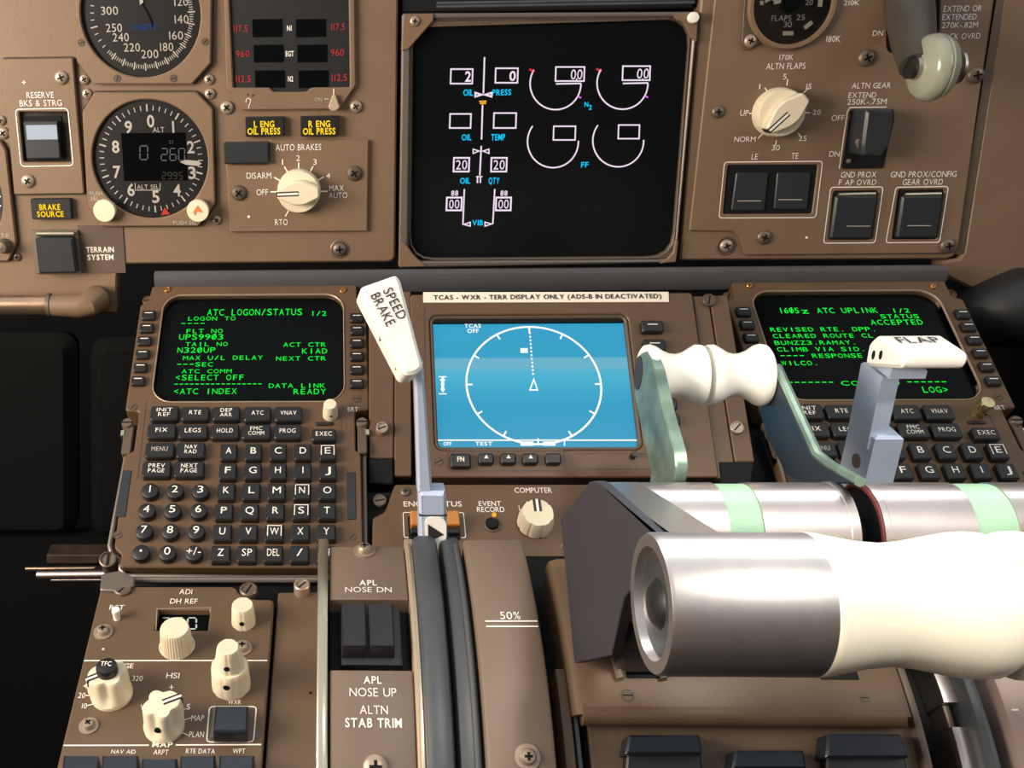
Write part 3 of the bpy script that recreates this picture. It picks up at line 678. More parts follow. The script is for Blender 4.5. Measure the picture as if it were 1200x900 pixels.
# ================================================================== MAIN INSTRUMENT PANEL, RIGHT HALF
t = T('instrument_panel', 'brown right main instrument panel carrying flap and landing gear controls', 'panel', M, M.uv(970, 304))
b = MB(); b.prism(rpoly([M.uv(x, y) for x, y in ((832, -130), (1186, -130), (1121, 300), (1108, 304), (797, 305))], [0, 0, .004, .004, .006]), -.012, 0, BROWN, .0012)
t.part('panel_plate', b)
hp = .0022; hh = hp+H0; MR = M.sub(hp)
b = MB(); sp = rpoly([M.uv(x, y, hp) for x, y in ((852, -130), (1182, -130), (1122, 297), (873, 299), (868, 281), (858, 271), (808, 270.5)) ], [0, 0, .003, .002, .006, .006, .001])
holes = [prr(M, 847.5, 958, 194.5, 250.5, 3, hp), pquad(M, [(977, 224), (1029.5, 223), (1022, 281), (971, 281)], 3, hp), pquad(M, [(1053.5, 222), (1107, 222), (1098, 280.5), (1045.5, 280.5)], 3, hp)]
holes[0] = pquad(M, [(853, 193.5), (958.5, 193), (951.5, 250.5), (847.5, 251)], 3, hp)
slot = rpoly([M.uv(x, y, hp) for x, y in ((1045, -100), (1104, -100), (1101, 40), (1098, 62), (1040, 62), (1039, 45))], .006); holes.append(slot)
b.prism(sp, 0, hp, BROWN, .0006, holes)
for s, x0, x1, y0, y1 in (('210K', 989, 1007, .5, 6), ('180K', 968, 985, 42, 49), ('170K', 913, 930, 64, 70.3), ('ALTN FLAPS', 898, 944, 73.8, 81), ('5', 917.5, 921.8, 86.5, 93), ('1', 889, 891, 98.5, 104.3), ('15', 944.5, 951, 98, 104.5), ('20', 952.5, 961.8, 128.5, 134.5), ('25', 936, 945.2, 159, 165), ('30', 904.5, 914, 170, 176.3), ('NORM', 860.5, 885.5, 160, 166.2), ('UP', 867.5, 877.3, 129, 135.6), ('LE', 881, 888, 180.2, 187), ('TE', 927.5, 935.5, 179.2, 186),
    ('ALTN GEAR', 998.5, 1044, 97, 103.5), ('EXTEND', 994.5, 1027, 108.3, 114.5), ('250K-.75M', 993, 1039, 115.8, 122.5), ('OFF', 974.5, 989.5, 135, 141.4), ('DN', 972, 984, 177.2, 183.6), ('GND PROX', 985.5, 1027, 201.3, 208), ('F', 983, 986.5, 210.6, 216.8), ('AP OVRD', 990.5, 1027, 210.6, 216.8), ('GND PROX/CONFIG', 1044, 1121, 200.8, 207.6), ('GEAR OVRD', 1058, 1105, 210, 216.6),
    ('EXTEND OR', 1106, 1150.5, 6.5, 13.5), ('EXTENDED', 1104.5, 1144.5, 16.3, 23.2), ('270K-.82M', 1104, 1146, 26, 32.6), ('CK OVRD', 1113, 1149, 39, 45.6), ('DN', 1023, 1035, 35.7, 42)):
    ptext(b, M, s, x0, x1, y0, y1, hh)
for deg, r0, r1 in ((0, 31, 39), (-41, 31, 39), (42, 31, 39), (90, 26, 31), (139, 31, 38), (187, 32, 38), (222, 32, 39), (-90, 32, 40)): tick(b, M, 918, 132.5, r0, r1, deg, 1.4, hh)
b.ribbon(pquad(M, [(849, 190), (964, 189), (956, 255), (842.5, 255.5)], 4, hh), 1.1*M.sc(900, 200), hh, WHITE, True)
b.ribbon(pquad(M, [(973.5, 219.5), (1035, 219), (1025.5, 284.5), (965, 285)], 4, hh), 1.2*M.sc(1000, 250), hh, WHITE, True)
b.ribbon(pquad(M, [(1050, 219.5), (1111.5, 218.5), (1101, 284), (1038, 284.5)], 4, hh), 1.2*M.sc(1070, 250), hh, WHITE, True)
b.ribbon([M.uv(x, y, hh) for x, y in ((1031, 197.5), (1032, 189))], 1*M.sc(1000, 200), hh, WHITE)
b.ribbon([M.uv(x, y, hh) for x, y in ((983.5, 197.5), (993, 131), (996, 126), (1039, 125.5))], 1.2*M.sc(1000, 200), hh, WHITE)
b.prism(circ(*M.uv(945.5, 278.5, hh), 1.4*M.sc(945, 278), 12), hp, hh, WHITE)
t.part('control_plate', b)
for x, y, r in ((841, 131, 7.5), (895, 278, 8.5), (1015, 68, 10), (1143, 88, 10), (1110, 288, 9)): t.screw(x, y, r, h=hp, mat_=DKSTEEL)
t.screw(851, 288, 8); b = MB(); s = M.sc(851, 288); b.lathe([(8.6*s, .0001), (9.5*s, .0006), (11*s, .0006), (11.6*s, .0001)], M.uv(851, 288), BROWND, 28); t.part('screw_ring', b)
# flap position gauge
g = T('flap_gauge', 'round black FLAPS position gauge with cream index blocks', 'dial', M, M.uv(929, 55))
s = M.sc(929, 5); c = M.uv(929.5, 4.5, .006); b = MB()
b.lathe([(52*s, hp), (52*s, .005), (50*s, .0065), (46*s, .0065), (44.6*s, .0030)], c, BROWN, 64); g.part('bezel_ring', b)
b = MB(); b.prism(rpoly([M.uv(x, y, .004) for x, y in ((876, -60), (884, 30), (897, 45), (882, 57), (874, 60), (869, 52))], .002), hp, .0042, BROWND, .0004); br = g.part('mounting_lug', b); g.screw(879, 48, 7.5, h=.0042, parent=br)
b = MB(); b.prism(circ(c[0], c[1], 45.5*s, 64), hp+.0001, hp+.0008, DIAL); hz = hp+.0012
for tx, x0, x1, y0, y1 in (('FLAPS', 904, 927.5, 18, 24.5), ('30', 918.5, 928, 25.3, 32), ('25', 933.5, 943.3, 17.2, 23.5), ('20', 944, 952.6, -.5, 6)): ptext(b, M, tx, x0, x1, y0, y1, hz)
yl = mat('pale_yellow_index', srgb(250, 240, 200), .5)
for q in (((917.5, 36.5), (930, 36.5), (929.8, 41.5), (917, 41.5)), ((941.5, 31), (950.5, 23.8), (953.3, 27.5), (944, 35)), ((958, 8), (960, -8), (965, -8), (963.5, 8))): b.prism([M.uv(x, y, hz) for x, y in q], hz-.0002, hz, yl)
b.prism(circ(c[0], c[1], 9.5*s, 32), hz, hz+.0012, SCREEN); g.part('dial_face', b)
b = MB(); b.prism([M.uv(x, y, hz) for x, y in ((896, 4), (903, 0), (906, 1), (906, 5.5), (914, 4), (915.5, -2), (908, -4), (903, -5), (896, -1))], hz+.0004, hz+.0008, WHITE); b.prism([M.uv(x, y, hz) for x, y in ((890, 1), (894.5, 1), (894.5, 6), (890, 6))], hz+.0004, hz+.0008, WHITE); g.part('needle', b)
b = MB(); b.prism(circ(c[0], c[1], 45*s, 48), .0042, .0045, GLASS); g.part('glass', b)
# alternate flaps selector
bar_knob(t, M, 917.5, 132.5, 28.5, hp, .010, .018, 225, 15, 'cream ALTN FLAPS knob turned to NORM', skirt=1.02)
# LE / TE switches
for nm, x0, x1, y0, y1 in (('LE', 861, 901, 202.5, 247), ('TE', 907, 951, 202.5, 245.5)):
    b = MB(); s = 4
    b.prism(pquad(M, [(x0+2, y0), (x1, y0), (x1-5, y1), (x0-4, y1)] if nm == 'LE' else [(x0+4, y0), (x1, y0), (x1-5, y1), (x0, y1)], 2, .003), -.006, .003, SWITCH2 if 0 else SWITCH, .0006)
    xm = (x0+x1)/2-3; pline(b, M, [(xm-14, y1-11.5), (xm+14, y1-11.5)], 1, .0032, GREYW)
    t.part('push_switch', b, label=nm+' push switch, dark and unlit')
b = MB(); b.prism(pquad(M, [(853, 193.5), (958.5, 193), (951.5, 250.5), (847.5, 251)], 2), -.008, .0015, BLACK); t.part('switch_well', b)
for nm, q, q2 in (('ground proximity flap override', [(980, 230), (1029, 229), (1021.5, 280), (973, 280)], (1006, 265)), ('ground proximity gear override', [(1058, 230), (1106, 229), (1098, 279), (1051, 279)], (1077, 264.5))):
    b = MB(); b.prism(pquad(M, [(q[0][0]-5, q[0][1]-7), (q[1][0]+2, q[1][1]-7), (q[2][0]+2, q[2][1]+3), (q[3][0]-5, q[3][1]+3)], 1), -.006, .0015, BLACK); t.part('switch_well', b)
    b = MB(); b.prism(pquad(M, q, 2, .005), -.0045, .005, SWITCH, .0012); k = t.part('switch_guard', b, label='dark grey hinged guard over the '+nm+' switch')
    pa = M.uv(q[0][0]+4, q[0][1]-1.5, .005); pb = M.uv(q[1][0]-2, q[1][1]-1.5, .005)
    b = MB(); b.tube([(pa[0], pa[1], .0035), (pb[0], pb[1], .0035)], .0012, EDGEM); t.part('hinge_pin', b, parent=k, label='bare metal hinge pin')
    b = MB(); pline(b, M, [(q2[0]-14, q2[1]), (q2[0]+14, q2[1])], .9, .0054, GREYW); t.part('lens_line', b, parent=k)
# alternate gear guarded switch
b = MB(); b.prism(rpoly([M.uv(x, y, hp) for x, y in ((996, 129), (1046, 128), (1047, 140), (1034, 197), (986, 197.5))], .001), hp, hp+.001, BLACK); k = t.part('alternate_gear_switch', b, label='black guarded ALTN GEAR EXTEND switch')
b = MB(); b.prism(rpoly([M.uv(x, y, .02) for x, y in ((1015, 129), (1046, 128), (1047, 140), (1042, 170), (1031, 185), (1011, 183), (1010, 170))], .0015), hp, .021, SWITCH, .0015); t.part('guard', b, parent=k)
b = MB(); p0 = M.uv(1001, 158); b.tube([(p0[0]+.001, p0[1], hp), (p0[0]-.001, p0[1]-.004, .016)], [.0032, .0042], STEEL, 14); t.part('toggle_lever', b, parent=k, label='bare metal toggle')
b = MB(); s = M.sc(994, 188); b.lathe([(3*s, hp+.001), (2.4*s, hp+.002), (0, hp+.0022)], M.uv(993.5, 188.5, hp), EDGEM, 12); t.part('stud', b, parent=k)

# landing gear lever
g = T('landing_gear_lever', 'landing gear lever with a smoky wheel shaped knob at the upper right', 'lever', M, M.uv(1068, 30, 0))
b = MB(); b.prism(rpoly([M.uv(x, y) for x, y in ((1041, -110), (1108, -110), (1104, 66), (1036, 66))], .005), .0001, .0006, BLACK); g.part('slot_plate', b)
def MP(px, py, h): a, q = M.uv(px, py, h); return (a, q, h)
b = MB(); b.tube([MP(1064, -30, .006), MP(1066, 15, .018), MP(1070, 46, .036), MP(1074, 78, .056)], [.0125, .0135, .0120, .009], mat('dark_olive_lever_casting', srgb(84, 80, 72), .38, metal=.4, noise=.15, nscale=40), 14); g.part('lever_arm', b)
hk = .058; s = M.sc(1100, 78, hk); cy = M.uv(1100, 79, hk)[1]; A = lambda x: M.uv(x, 78, hk)[0]
b = MB(); b.lathe([(0, A(1075)), (12*s, A(1075)), (32*s, A(1079)), (37*s, A(1083)), (39.5*s, A(1091)), (39*s, A(1094)), (37.6*s, A(1095)), (37.6*s, A(1096)), (38.5*s, A(1098)), (35*s, A(1106)), (26*s, A(1112)), (0, A(1113))], (cy, hk), CLEARK, 48, 'x'); g.part('wheel_knob', b, label='smoky translucent wheel knob')
b = MB(); b.lathe([(14*s, A(1070)), (14*s, A(1075.5)), (9*s, A(1075.5))], (cy, hk), ALU, 28, 'x'); b.lathe([(13*s, A(1064)), (11.5*s, A(1073))], (cy, hk), KEY, 24, 'x'); g.part('axle_collar', b, label='bright axle collar')
b = MB(); b.lathe([(8*s, A(1112)), (8*s, A(1119)), (20*s, A(1120)), (20*s, A(1123)), (16*s, A(1123)), (0, A(1122.5))], (cy, hk), ALU, 28, 'x'); b.lathe([(15*s, A(1123)), (13*s, A(1126)), (0, A(1126))], (cy, hk), BLACK, 24, 'x'); g.part('end_cap', b, label='dark end cap in a bright ring')
for x, y, h in ((1063, 23, .034), (1049, 47, .030), (1066, 47, .047), (1072, 53, .050)):
    b = MB(); b.lathe([(3.2*s, h), (2.4*s, h+.002), (0, h+.0024)], M.uv(x, y, h), EDGEM, 12); g.part('rivet', b)

# panel section further right, angled
b = MB(); b.prism(rpoly([M.uv(x, y) for x, y in ((1194, -130), (1420, -130), (1400, 336), (1150, 342), (1133, 336), (1106, 322), (1105, 306), (1124, 303), (1129, 296))], [0, 0, 0, .004, .004, .004, .003, .003, .004]), -.014, .0006, BROWN, .0015)
single('instrument_panel', 'plain brown panel section without controls at the right edge beside the gear lever', 'panel', M, b)
b = MB(); b.ribbon([M.uv(x, y, .0004) for x, y in ((1190, -130), (1173, 0), (1124, 298))], .0055, .0004, BROWND); single('trim_5', None, None, M, b, kind='structure')

# metal foot grip tube, lower left
t = T('grab_tube', 'shiny copper coloured tube under the left instrument panel', 'tube', M, M.uv(110, 358))
b = MB(); b.tube([MP(-120, 357, .016), MP(58, 357, .016)], .0072, CHROME, 16); t.part('tube', b)
b = MB(); b.tube([MP(56, 357, .016), MP(60, 357, .016)], .0078, DKSTEEL, 16); t.part('band', b)
b = MB(); b.tube([MP(59, 357.5, .016), MP(92, 359, .016), MP(104, 357, .015), MP(112, 351, .009), MP(113, 350, 0)], [.0072, .0078, .0088, .0095, .0092], BROWN, 16); t.part('elbow', b)
b = MB(); s = M.sc(112, 352); b.lathe([(14*s, 0), (14*s, .0012), (12*s, .0018), (11*s, .0004)], M.uv(112, 353), BROWND, 32); t.part('flange', b)
# ================================================================== FORWARD STAND: bar, two keypad units, map display
b = MB(); q0 = C.uv(183, 323); q1 = C.uv(1104, 319)
bl = [(-.0015, -.006), (.0085, -.006), (.0105, .0), (.0095, .004), (.0065, .0065), (.003, .006), (-.0005, .002)]
V_ = []; n = len(bl)
bb = C.uv(420, 333)[1]
for a in (q0[0], q1[0]): V_ += [(a, bb+x, y) for x, y in bl]
b.add(V_, [(i, (i+1) % n, n+(i+1) % n, n+i) for i in range(n)]+[tuple(range(n))[::-1], tuple(range(n, 2*n))], GREYBAR)
single('padded_bar', 'long dark grey bar between the instrument panel and the keypad units', 'bar', C, b)

DX = .6041*.622*1.0      # spacing of the two identical units along the aircraft's lateral axis
class Shift(Plane):
    """the same plane, but its pixel lookups stay in the left unit's frame shifted by dx"""
    pass
LSK_L = [(174, 368), (171.5, 383), (169, 398), (166.7, 413.7), (164.2, 429.3), (161.5, 445)]
LSK_R = [(418.3, 371), (418.3, 385.5), (418, 400.5), (418, 416), (418, 431.5), (418, 448)]
FK = [(('INIT', 'REF'), 176, 209, 475, 492), (('RTE',), 212.5, 245, 476, 492), (('DEP', 'ARR'), 249, 281, 476, 492), (('ATC',), 286, 317.5, 476, 493), (('VNAV',), 322, 354, 476, 493),
      (('FIX',), 172.5, 206, 496, 513), (('LEGS',), 209, 243, 497, 513), (('HOLD',), 247, 280, 497, 513.5), (('FMC', 'COMM'), 283.5, 317, 497, 514), (('PROG',), 321, 353, 497, 514), (('EXEC',), 365, 394, 502, 516),
      (('MENU',), 170, 204, 518, 535.5), (('NAV', 'RAD'), 207, 240, 518, 536), (('PREV', 'PAGE'), 166.5, 200, 540, 558.5), (('NEXT', 'PAGE'), 204, 239, 540, 558.5)]
LROWS = [('ABCDE', 268, 384, 520, 538.5, 19.8), ('FGHIJ', 267, 384.3, 543, 561.3, 20.4), ('KLMNO', 265, 383.6, 566, 585.3, 21), ('PQRST', 262.3, 383.2, 590, 608.7, 21.6), ('UVWXY', 260.5, 382.5, 614.3, 633.3, 22.2)]
LAST = ['Z', 'SP', 'DEL', '/', 'CLR']
DIG = [('1', 175.5, 574.5), ('2', 205, 574.7), ('3', 234.7, 575), ('4', 171.7, 598), ('5', 202, 598), ('6', 232.5, 598), ('7', 168.7, 622), ('8', 199.3, 622.2), ('9', 229.8, 622.5), ('.', 165, 647), ('0', 196, 647.3), ('+/-', 227, 647.6)]
HK = .0045    # key height
def keypad_unit(dx, label, lines, where, knob_mat):
    S = lambda l: [(x+dx, y) for x, y in l]
    tp = C.uv(290, 500); t = T('keypad_unit', label, 'keypad unit', C, (tp[0]+dx, tp[1]), 'keypad units')
    u = lambda x, y, h=0: (C.uv(x, y, h)[0]+dx, C.uv(x, y, h)[1])
    def rc(x0, x1, y0, y1, h=0): a0, a1, b0, b1 = C.rect(x0, x1, y0, y1, h); return a0+dx, a1+dx, b0, b1
    aL = u(158.6, 400)[0]; aR = u(430.5, 400)[0]; bT = u(300, 334.5)[1]; bB = u(300, 665)[1]
    # face plate with screen opening; corner notches at the fasteners
    nl = u(300, 642)[1]; e1 = .0085; n2 = u(300, 352)[1]
    bS0 = u(300, 480)[1]; bS1 = u(300, 528)[1]
    outer = [(aL+.006, bT), (aR-.006, bT), (aR-.006, n2), (aR, n2-.003), (aR, bS0), (aR-.0085, bS0-.001), (aR-.0085, bS1), (aR-.0055, bS1-.002), (aR-.0055, nl), (aR-.0095, nl-.004), (aR-.0095, bB), (aL+e1+.001, bB), (aL+e1+.001, nl-.004), (aL+.005, nl), (aL+.004, bS1-.002), (aL+.0085, bS1), (aL+.0085, bS0-.001), (aL, bS0), (aL, n2-.003), (aL+.005, n2)]
    s0, s1, s2, s3 = rc(184.5, 402.5, 346, 470.5); s0 = u(186, 405)[0]
    hole = rrect(s0, s1, s2, s3, .0122, 7)
    b = MB(); b.prism(rpoly(outer, .0016), -.016, 0, BROWNC, .0007, [hole])
    # raised border lines round the key groups
    def rl(pts, w=.0007):
        b.ribbon([u(x, y) for x, y in pts], w, .00025, BROWND)
    rl([(171, 470), (160.5, 561), (242, 562.5), (246, 518.5), (398.5, 519), (400, 474)]); rl([(246, 520), (398.5, 520.5)], .0004)
    hh = .0003
    a0, a1, b0, b1 = rc(407.5, 419.5, 477.5, 482.5); b.text('BRT', a0, a1, b0, b1, hh, WHITE)
    t.part('face_plate', b)
    b = MB(); lipo = inset(hole, -.0007); b.prism(lipo, -.006, .0007, TANLINE, .0003, [hole]); t.part('screen_rim', b)
    b = MB(); b.prism(rrect(s0-.001, s1+.001, s2-.001, s3+.001, .011, 6), -.006, -.0035, SCREEN)
    scr = t.part('screen', b, label='dark screen with green text')
    hz = -.0033; b = MB()
    for tx, x0, x1, y0, y1 in lines:
        if dx: a0, a1, b0, b1 = C.rect(x0, x1, y0, y1, hz)
        else: a0, a1, b0, b1 = rc(x0, x1, y0, y1, hz)
        b.mono(tx, a0, a1, b0, b1, hz, E_GREEN)
    t.part('screen_text', b, parent=scr, label='glowing green text')
    for side, L in (('left', LSK_L), ('right', LSK_R)):
        for x, y in L:
            b = MB(); a0, a1, b0, b1 = rc(x-8, x+8, y-5, y+5, .003)
            b.prism(rrect(a0, a1, b0, b1, .0012), 0, .003, KEY, .0007); c_ = ((a0+a1)/2, (b0+b1)/2+.0009)
            b.ribbon([(c_[0]-.0025, c_[1]), (c_[0]+.0025, c_[1])], .0006, .0032, WHITE); t.part('line_select_key', b)
    def legend(b, lines_, a0, a1, b0, b1, hk, hgt, wid, bold=False):
        n = len(lines_); cx, cy = (a0+a1)/2, (b0+b1)/2; gp = hgt*.28
        for i, s in enumerate(lines_):
            w = wid*len(s)*.9 if len(s) > 1 else wid
            w = min(w, (a1-a0)*.78); yy = cy+((n-1)/2-i)*(hgt+gp); b.text(s, cx-w/2, cx+w/2, yy-hgt/2, yy+hgt/2, hk+.0002, WHITE if s != 'MENU' else GREYW, bold, gap=.16)
    for s, x0, x1, y0, y1 in FK:
        a0, a1, b0, b1 = rc(x0, x1, y0, y1, HK); b = MB(); b.prism(rrect(a0, a1, b0, b1, .0018), 0, HK, KEY, .0007)
        legend(b, s, a0, a1, b0+.0004, b1+.0004, HK, .0029 if len(s) == 1 else .0026, .0026); t.part('function_key', b)
    for row, xa, xb, y0, y1, w in LROWS+[(LAST, 258.5, 382, 639, 658.5, 22.8)]:
        for i, s in enumerate(row):
            xc = xa+(xb-xa)*i/4
            a0, a1, b0, b1 = rc(xc-w/2, xc+w/2, y0, y1, HK); b = MB(); b.prism(rrect(a0, a1, b0, b1, .0011), 0, HK, KEY, .0008)
            cx, cy = (a0+a1)/2, (b0+b1)/2+.0007
            w1 = {'I': .0006, 'M': .0046, 'W': .0048, 'O': .0046, 'Q': .0047, 'G': .0043, 'C': .004, 'D': .0037}.get(s, .0033)
            if len(s) > 1: w1 = .0054 if len(s) == 2 else .0066
            b.text(s, cx-w1/2, cx+w1/2, cy-.0021, cy+.0021, HK+.0002, WHITE, gap=.14)
            if s in 'ENSW' and len(s) == 1: b.ribbon([(cx-.0037, cy-.0030), (cx-.0037, cy+.0034), (cx+.0037, cy+.0034), (cx+.0037, cy-.0030)], .0005, HK+.0002, WHITE)
            t.part('letter_key', b)
    for s, x, y in DIG:
        c_ = u(x, y, HK); r = 10.4*C.sc(x, y, HK); b = MB()
        b.lathe([(r*1.0, 0), (r*1.0, HK*.75), (r*.93, HK*.95), (r*.8, HK+.0001), (0, HK+.0002)], c_, KEY, 32)
        w1 = {'1': .0010, '.': .0011, '+/-': .0078}.get(s, .0034); cy = c_[1]+.0007
        if s == '.': b.prism(circ(c_[0], cy, .0007, 12), HK, HK+.0005, WHITE)
        else: b.text(s, c_[0]-w1/2, c_[0]+w1/2, cy-.0022, cy+.0022, HK+.0005, WHITE)
        t.part('digit_key', b)
    b = MB(); a0, a1, b0, b1 = rc(370, 390, 494, 498, .001); b.prism(rrect(a0, a1, b0, b1, .0008), 0, .001, KEY, .0003); t.part('execute_light', b)
    for x0, x1, y0, y1 in ((140, 150.5, 551.5, 606), (406.7, 416.7, 553.5, 609)):
        b = MB(); a0, a1, b0, b1 = rc(x0, x1, y0, y1); b.box(a0, a1, b0, b1, 0, .0005, SWITCH, .0002); t.part('side_slot', b)
    # brightness knob
    b = MB(); c_ = u(387, 482, .004); r = 8.6*C.sc(387, 482)
    b.lathe([(r*1.02, 0), (r, .004), (r*.9, .0105), (r*.82, .0115), (0, .0118)], c_, knob_mat, 28); kb = t.part('brightness_knob', b, label='cream brightness knob' if knob_mat is CREAM else 'bright brass coloured brightness knob')
    b = MB(); b.lathe([(.0007, -.0001), (.0007, .0004), (0, .0004)], (0, 0), BLACK, 10, mapf=lambda x, y, z: (c_[0]+x+.0004, c_[1]-r*.97-z, .005+y)); t.part('set_screw', b, parent=kb)
    def scr_(x, y, r, kind, h=0.0, m=None, name='screw'):
        o = t.screw(x, y, r, kind, h, mat_=m, name=name); o.location.x += dx
    for x, y in ((196, 340), (401.5, 341)): scr_(x, y, 3.6, 'slot', m=GOLD)
    for x, y in ((156, 477), (138, 627), (412.5, 629), (418, 467.5)): scr_(x, y, 5.2, 'flush', m=BROWND)
    for x, y in ((174, 354), (424, 351)): scr_(x, y, 6.5, 'slot', -.006, BROWNC, 'fastener')
    # metal edge rail down both sides and along the bottom
    hB = -.004; P_ = [u(150.5, 520, hB), u(128.5, 640, hB), u(131, 650, hB), u(140, 655, hB), u(141.5, 668, hB), u(148, 675, hB), u(300, 677, hB), u(418, 677, hB), u(424, 668, hB), u(428, 655, hB), u(428, 640, hB), u(426.5, 518, hB)]
    b = MB(); b.tube([(x, y, hB) for x, y in P_], .0014, GREYFR, 8); t.part('edge_rail', b)
    for x, y, sg in ((149.5, 512, 1), (424.5, 511, -1)):
        b = MB(); a0, a1, b0, b1 = rc(x-5.5, x+5.5, y-13, y+20, 0); b.prism(rrect(a0, a1, b0, b1, .0012), -.006, .0005, BROWND, .0005)
        c_ = u(x, y-15); b.lathe([(.0035, -.006), (.0035, .001), (.0028, .002), (0, .002)], c_, DKSTEEL, 18)
        b.box(c_[0]-.0032, c_[0]+.0032, c_[1]-.0004, c_[1]+.0004, .0019, .0023, BLACK)
        c2 = u(x-sg*6, y-5, .001); b.box(c2[0]-.0012, c2[0]+.0012, c2[1]-.002, c2[1]+.002, -.004, .001, EDGEM, .0003)
        t.part('latch', b, label='worn metal side latch')
    return t
LINES_L = [('ATC LOGON/STATUS', 243, 354, 361.3, 369.5), ('1/2', 364, 382.5, 364, 370), ('LOGON TO', 220, 276, 370.5, 375.5), ('----', 212, 240.5, 376.5, 381.5), ('FLT NO', 218, 261, 385, 390.3), ('UPS99#3', 210, 261.5, 391, 398), ('TAIL NO', 217.5, 267, 400.5, 405.5), ('N32#UP', 208, 252.5, 406.5, 413.3), ('ACT CTR', 332, 382, 400.8, 406.3), ('KIAD', 354, 383.5, 407.7, 414.3), ('MAX U/L DELAY', 214.5, 308, 416.3, 421.8), ('NEXT CTR', 323.5, 382, 417, 422.5), ('---SEC', 207, 249.5, 424, 429.5), ('ATC COMM', 213, 271.5, 432.2, 437.3), ('<SELECT OFF', 205.5, 286, 438.5, 445.5), ('-----------------', 204, 307, 447, 453), ('DATA LINK', 315, 381, 448.8, 454.5), ('<ATC INDEX', 203.5, 277.5, 454.6, 461.8), ('READY', 344, 382, 455, 462)]
LINES_R = [('16#5', 912.5, 936, 360.2, 367), ('z', 939, 947, 360.2, 367.5), ('ATC UPLINK', 957, 1028, 360, 366.8), ('1/2', 1045, 1065.5, 361, 366.4), ('STATUS', 1031.5, 1076.5, 367.8, 373), ('ACCEPTED', 1020, 1081, 374, 380.5), ('REVISED RTE. DPP.', 902.5, 1027, 383, 388.3), ('CLEARED ROUTE CL', 905.5, 1023, 390.7, 395.8), ('BUNZZ3.RAMAY.', 907.5, 1004, 398.7, 403.8), ('CLIMB VIA SID.', 910.5, 1014, 406.3, 411.6), ("---- RESPONSE", 914, 1010.5, 414, 419.3), ('WILCO.', 915.5, 959, 422.4, 428), ('-------', 923, 977, 445, 451), ("CONT'D", 985.5, 1054, 445.8, 451.6), ('------', 1062.5, 1109.5, 444.5, 450.5), ('LOG>', 1080.5, 1111, 452.5, 460)]
keypad_unit(0.0, 'left keypad unit, green screen reading ATC LOGON/STATUS', LINES_L, 'left', CREAM)
keypad_unit(DX, 'right keypad unit, green screen reading ATC UPLINK behind the flap lever', LINES_R, 'right', mat('bright_brass_knob', srgb(214, 196, 150), .2, metal=.9))

# ---- strips of the stand between the units
def strip(name, label, pts, m=BROWNC, h0=-.018, h1=-.001, r=.0012, group=None):
    b = MB(); b.prism(rpoly([CM.uv(x, y, h1) for x, y in pts], r), h0, h1, m, .0006); return b
t = T('filler_strip', 'brown filler strip between the left keypad unit and the map display', 'panel', CM, CM.uv(446, 500))
t.part('outer_plate', strip('', '', ((433, 340), (462, 340), (461, 537), (432.5, 537)), BROWNC)); t.part('inner_plate', strip('', '', ((463, 341), (481.5, 341), (482.5, 558), (462, 558)), BROWNC))
t.screw(447.5, 504, 7.5, 'post', -.001); t.screw(424+12, 350, 5, 'flush', -.001, mat_=DKSTEEL)
b = MB(); b.prism(prr(CM, 431.5, 461, 537.5, 567, 1, .0), -.02, .0, BLACK, .0008); t.part('black_block', b)
t = T('filler_strip', 'brown filler strip between the map display and the right keypad unit', 'panel', CM, CM.uv(850, 500))
b = MB(); dL = [(816, 345), (839, 345), (872, 560), (838, 561)]
b.prism(rpoly([CM.uv(x, y) for x, y in ((812.5, 346), (830.5, 346), (864, 560), (839.5, 560))], .001), -.018, -.001, BROWNC, .0006); t.part('inner_plate', b)
b = MB(); b.prism(rpoly([CM.uv(x, y) for x, y in ((832, 346), (853, 345), (885, 541), (862, 541))], .001), -.018, -.0005, BROWNC, .0006); t.part('outer_plate', b)
t.screw(862.5, 502, 8, 'slot', -.0005); t.screw(830, 353, 8, 'slot', -.001, mat_=BROWND); t.screw(797+22, 353, 0.01, 'flush', -.001)
b = MB(); b.prism(rpoly([CM.uv(x, y) for x, y in ((843, 541), (884, 541), (880, 568), (846, 568))], .001), -.02, 0, BLACK, .0008); t.part('black_block', b)

# ---- map display
t = T('map_display', 'map display with a glowing cyan screen and white compass circle', 'display', CM, CM.uv(630, 555))
lf = CM.uv(484, 450)[0]; rt = CM.uv(826, 450)[0]; tpb = CM.uv(600, 345)[1]; btb = CM.uv(600, 560)[1]
sL, sR, sB, sT = CM.rect(508.5, 747, 373, 524)
sL = CM.uv(510.5, 450)[0]; sR = CM.uv(740.5, 450)[0]
b = MB(); hole = rrect(sL, sR, sB, sT, .003)
b.prism(rrect(lf, rt, btb, tpb, .002), -.018, .001, BROWNC, .0007, [inset(rrect(sL, sR, sB, sT, .003), -.0022)])
def gl_(pts, w=.7): pline(b, CM, pts, w, .0014, BROWND)
gl_([(523, 527), (660, 527)]); gl_([(497, 358), (497, 556)], .9)
gr = prr(CM, 672, 764, 531, 549, 4, .0014); b.ribbon(gr, .0006, .0014, BROWND, True); gr = prr(CM, 524, 662, 528, 551, 4, .0014); b.ribbon(gr, .0006, .0014, BROWND, True)
t.part('face_plate', b)
b = MB(); b.prism(inset(rrect(sL, sR, sB, sT, .003), -.0022), -.014, .0004, BROWND, .0008, [hole]); b.prism(rrect(sL, sR, sT-.0021, sT, .0005), -.004, -.0006, BLACK); t.part('screen_surround', b)  # black band along the screen top paints the shadow there
b = MB(); b.box(sL-.0005, sR+.0005, sB, sT, -.006, -.0035, BLUE); scr = t.part('screen', b, label='glowing cyan screen')
hz = -.0032; b = MB(); m = E_DISP
cx, cy = CM.uv(625.3, 450.3, hz); R = 78.8*CM.sc(625, 450, hz)
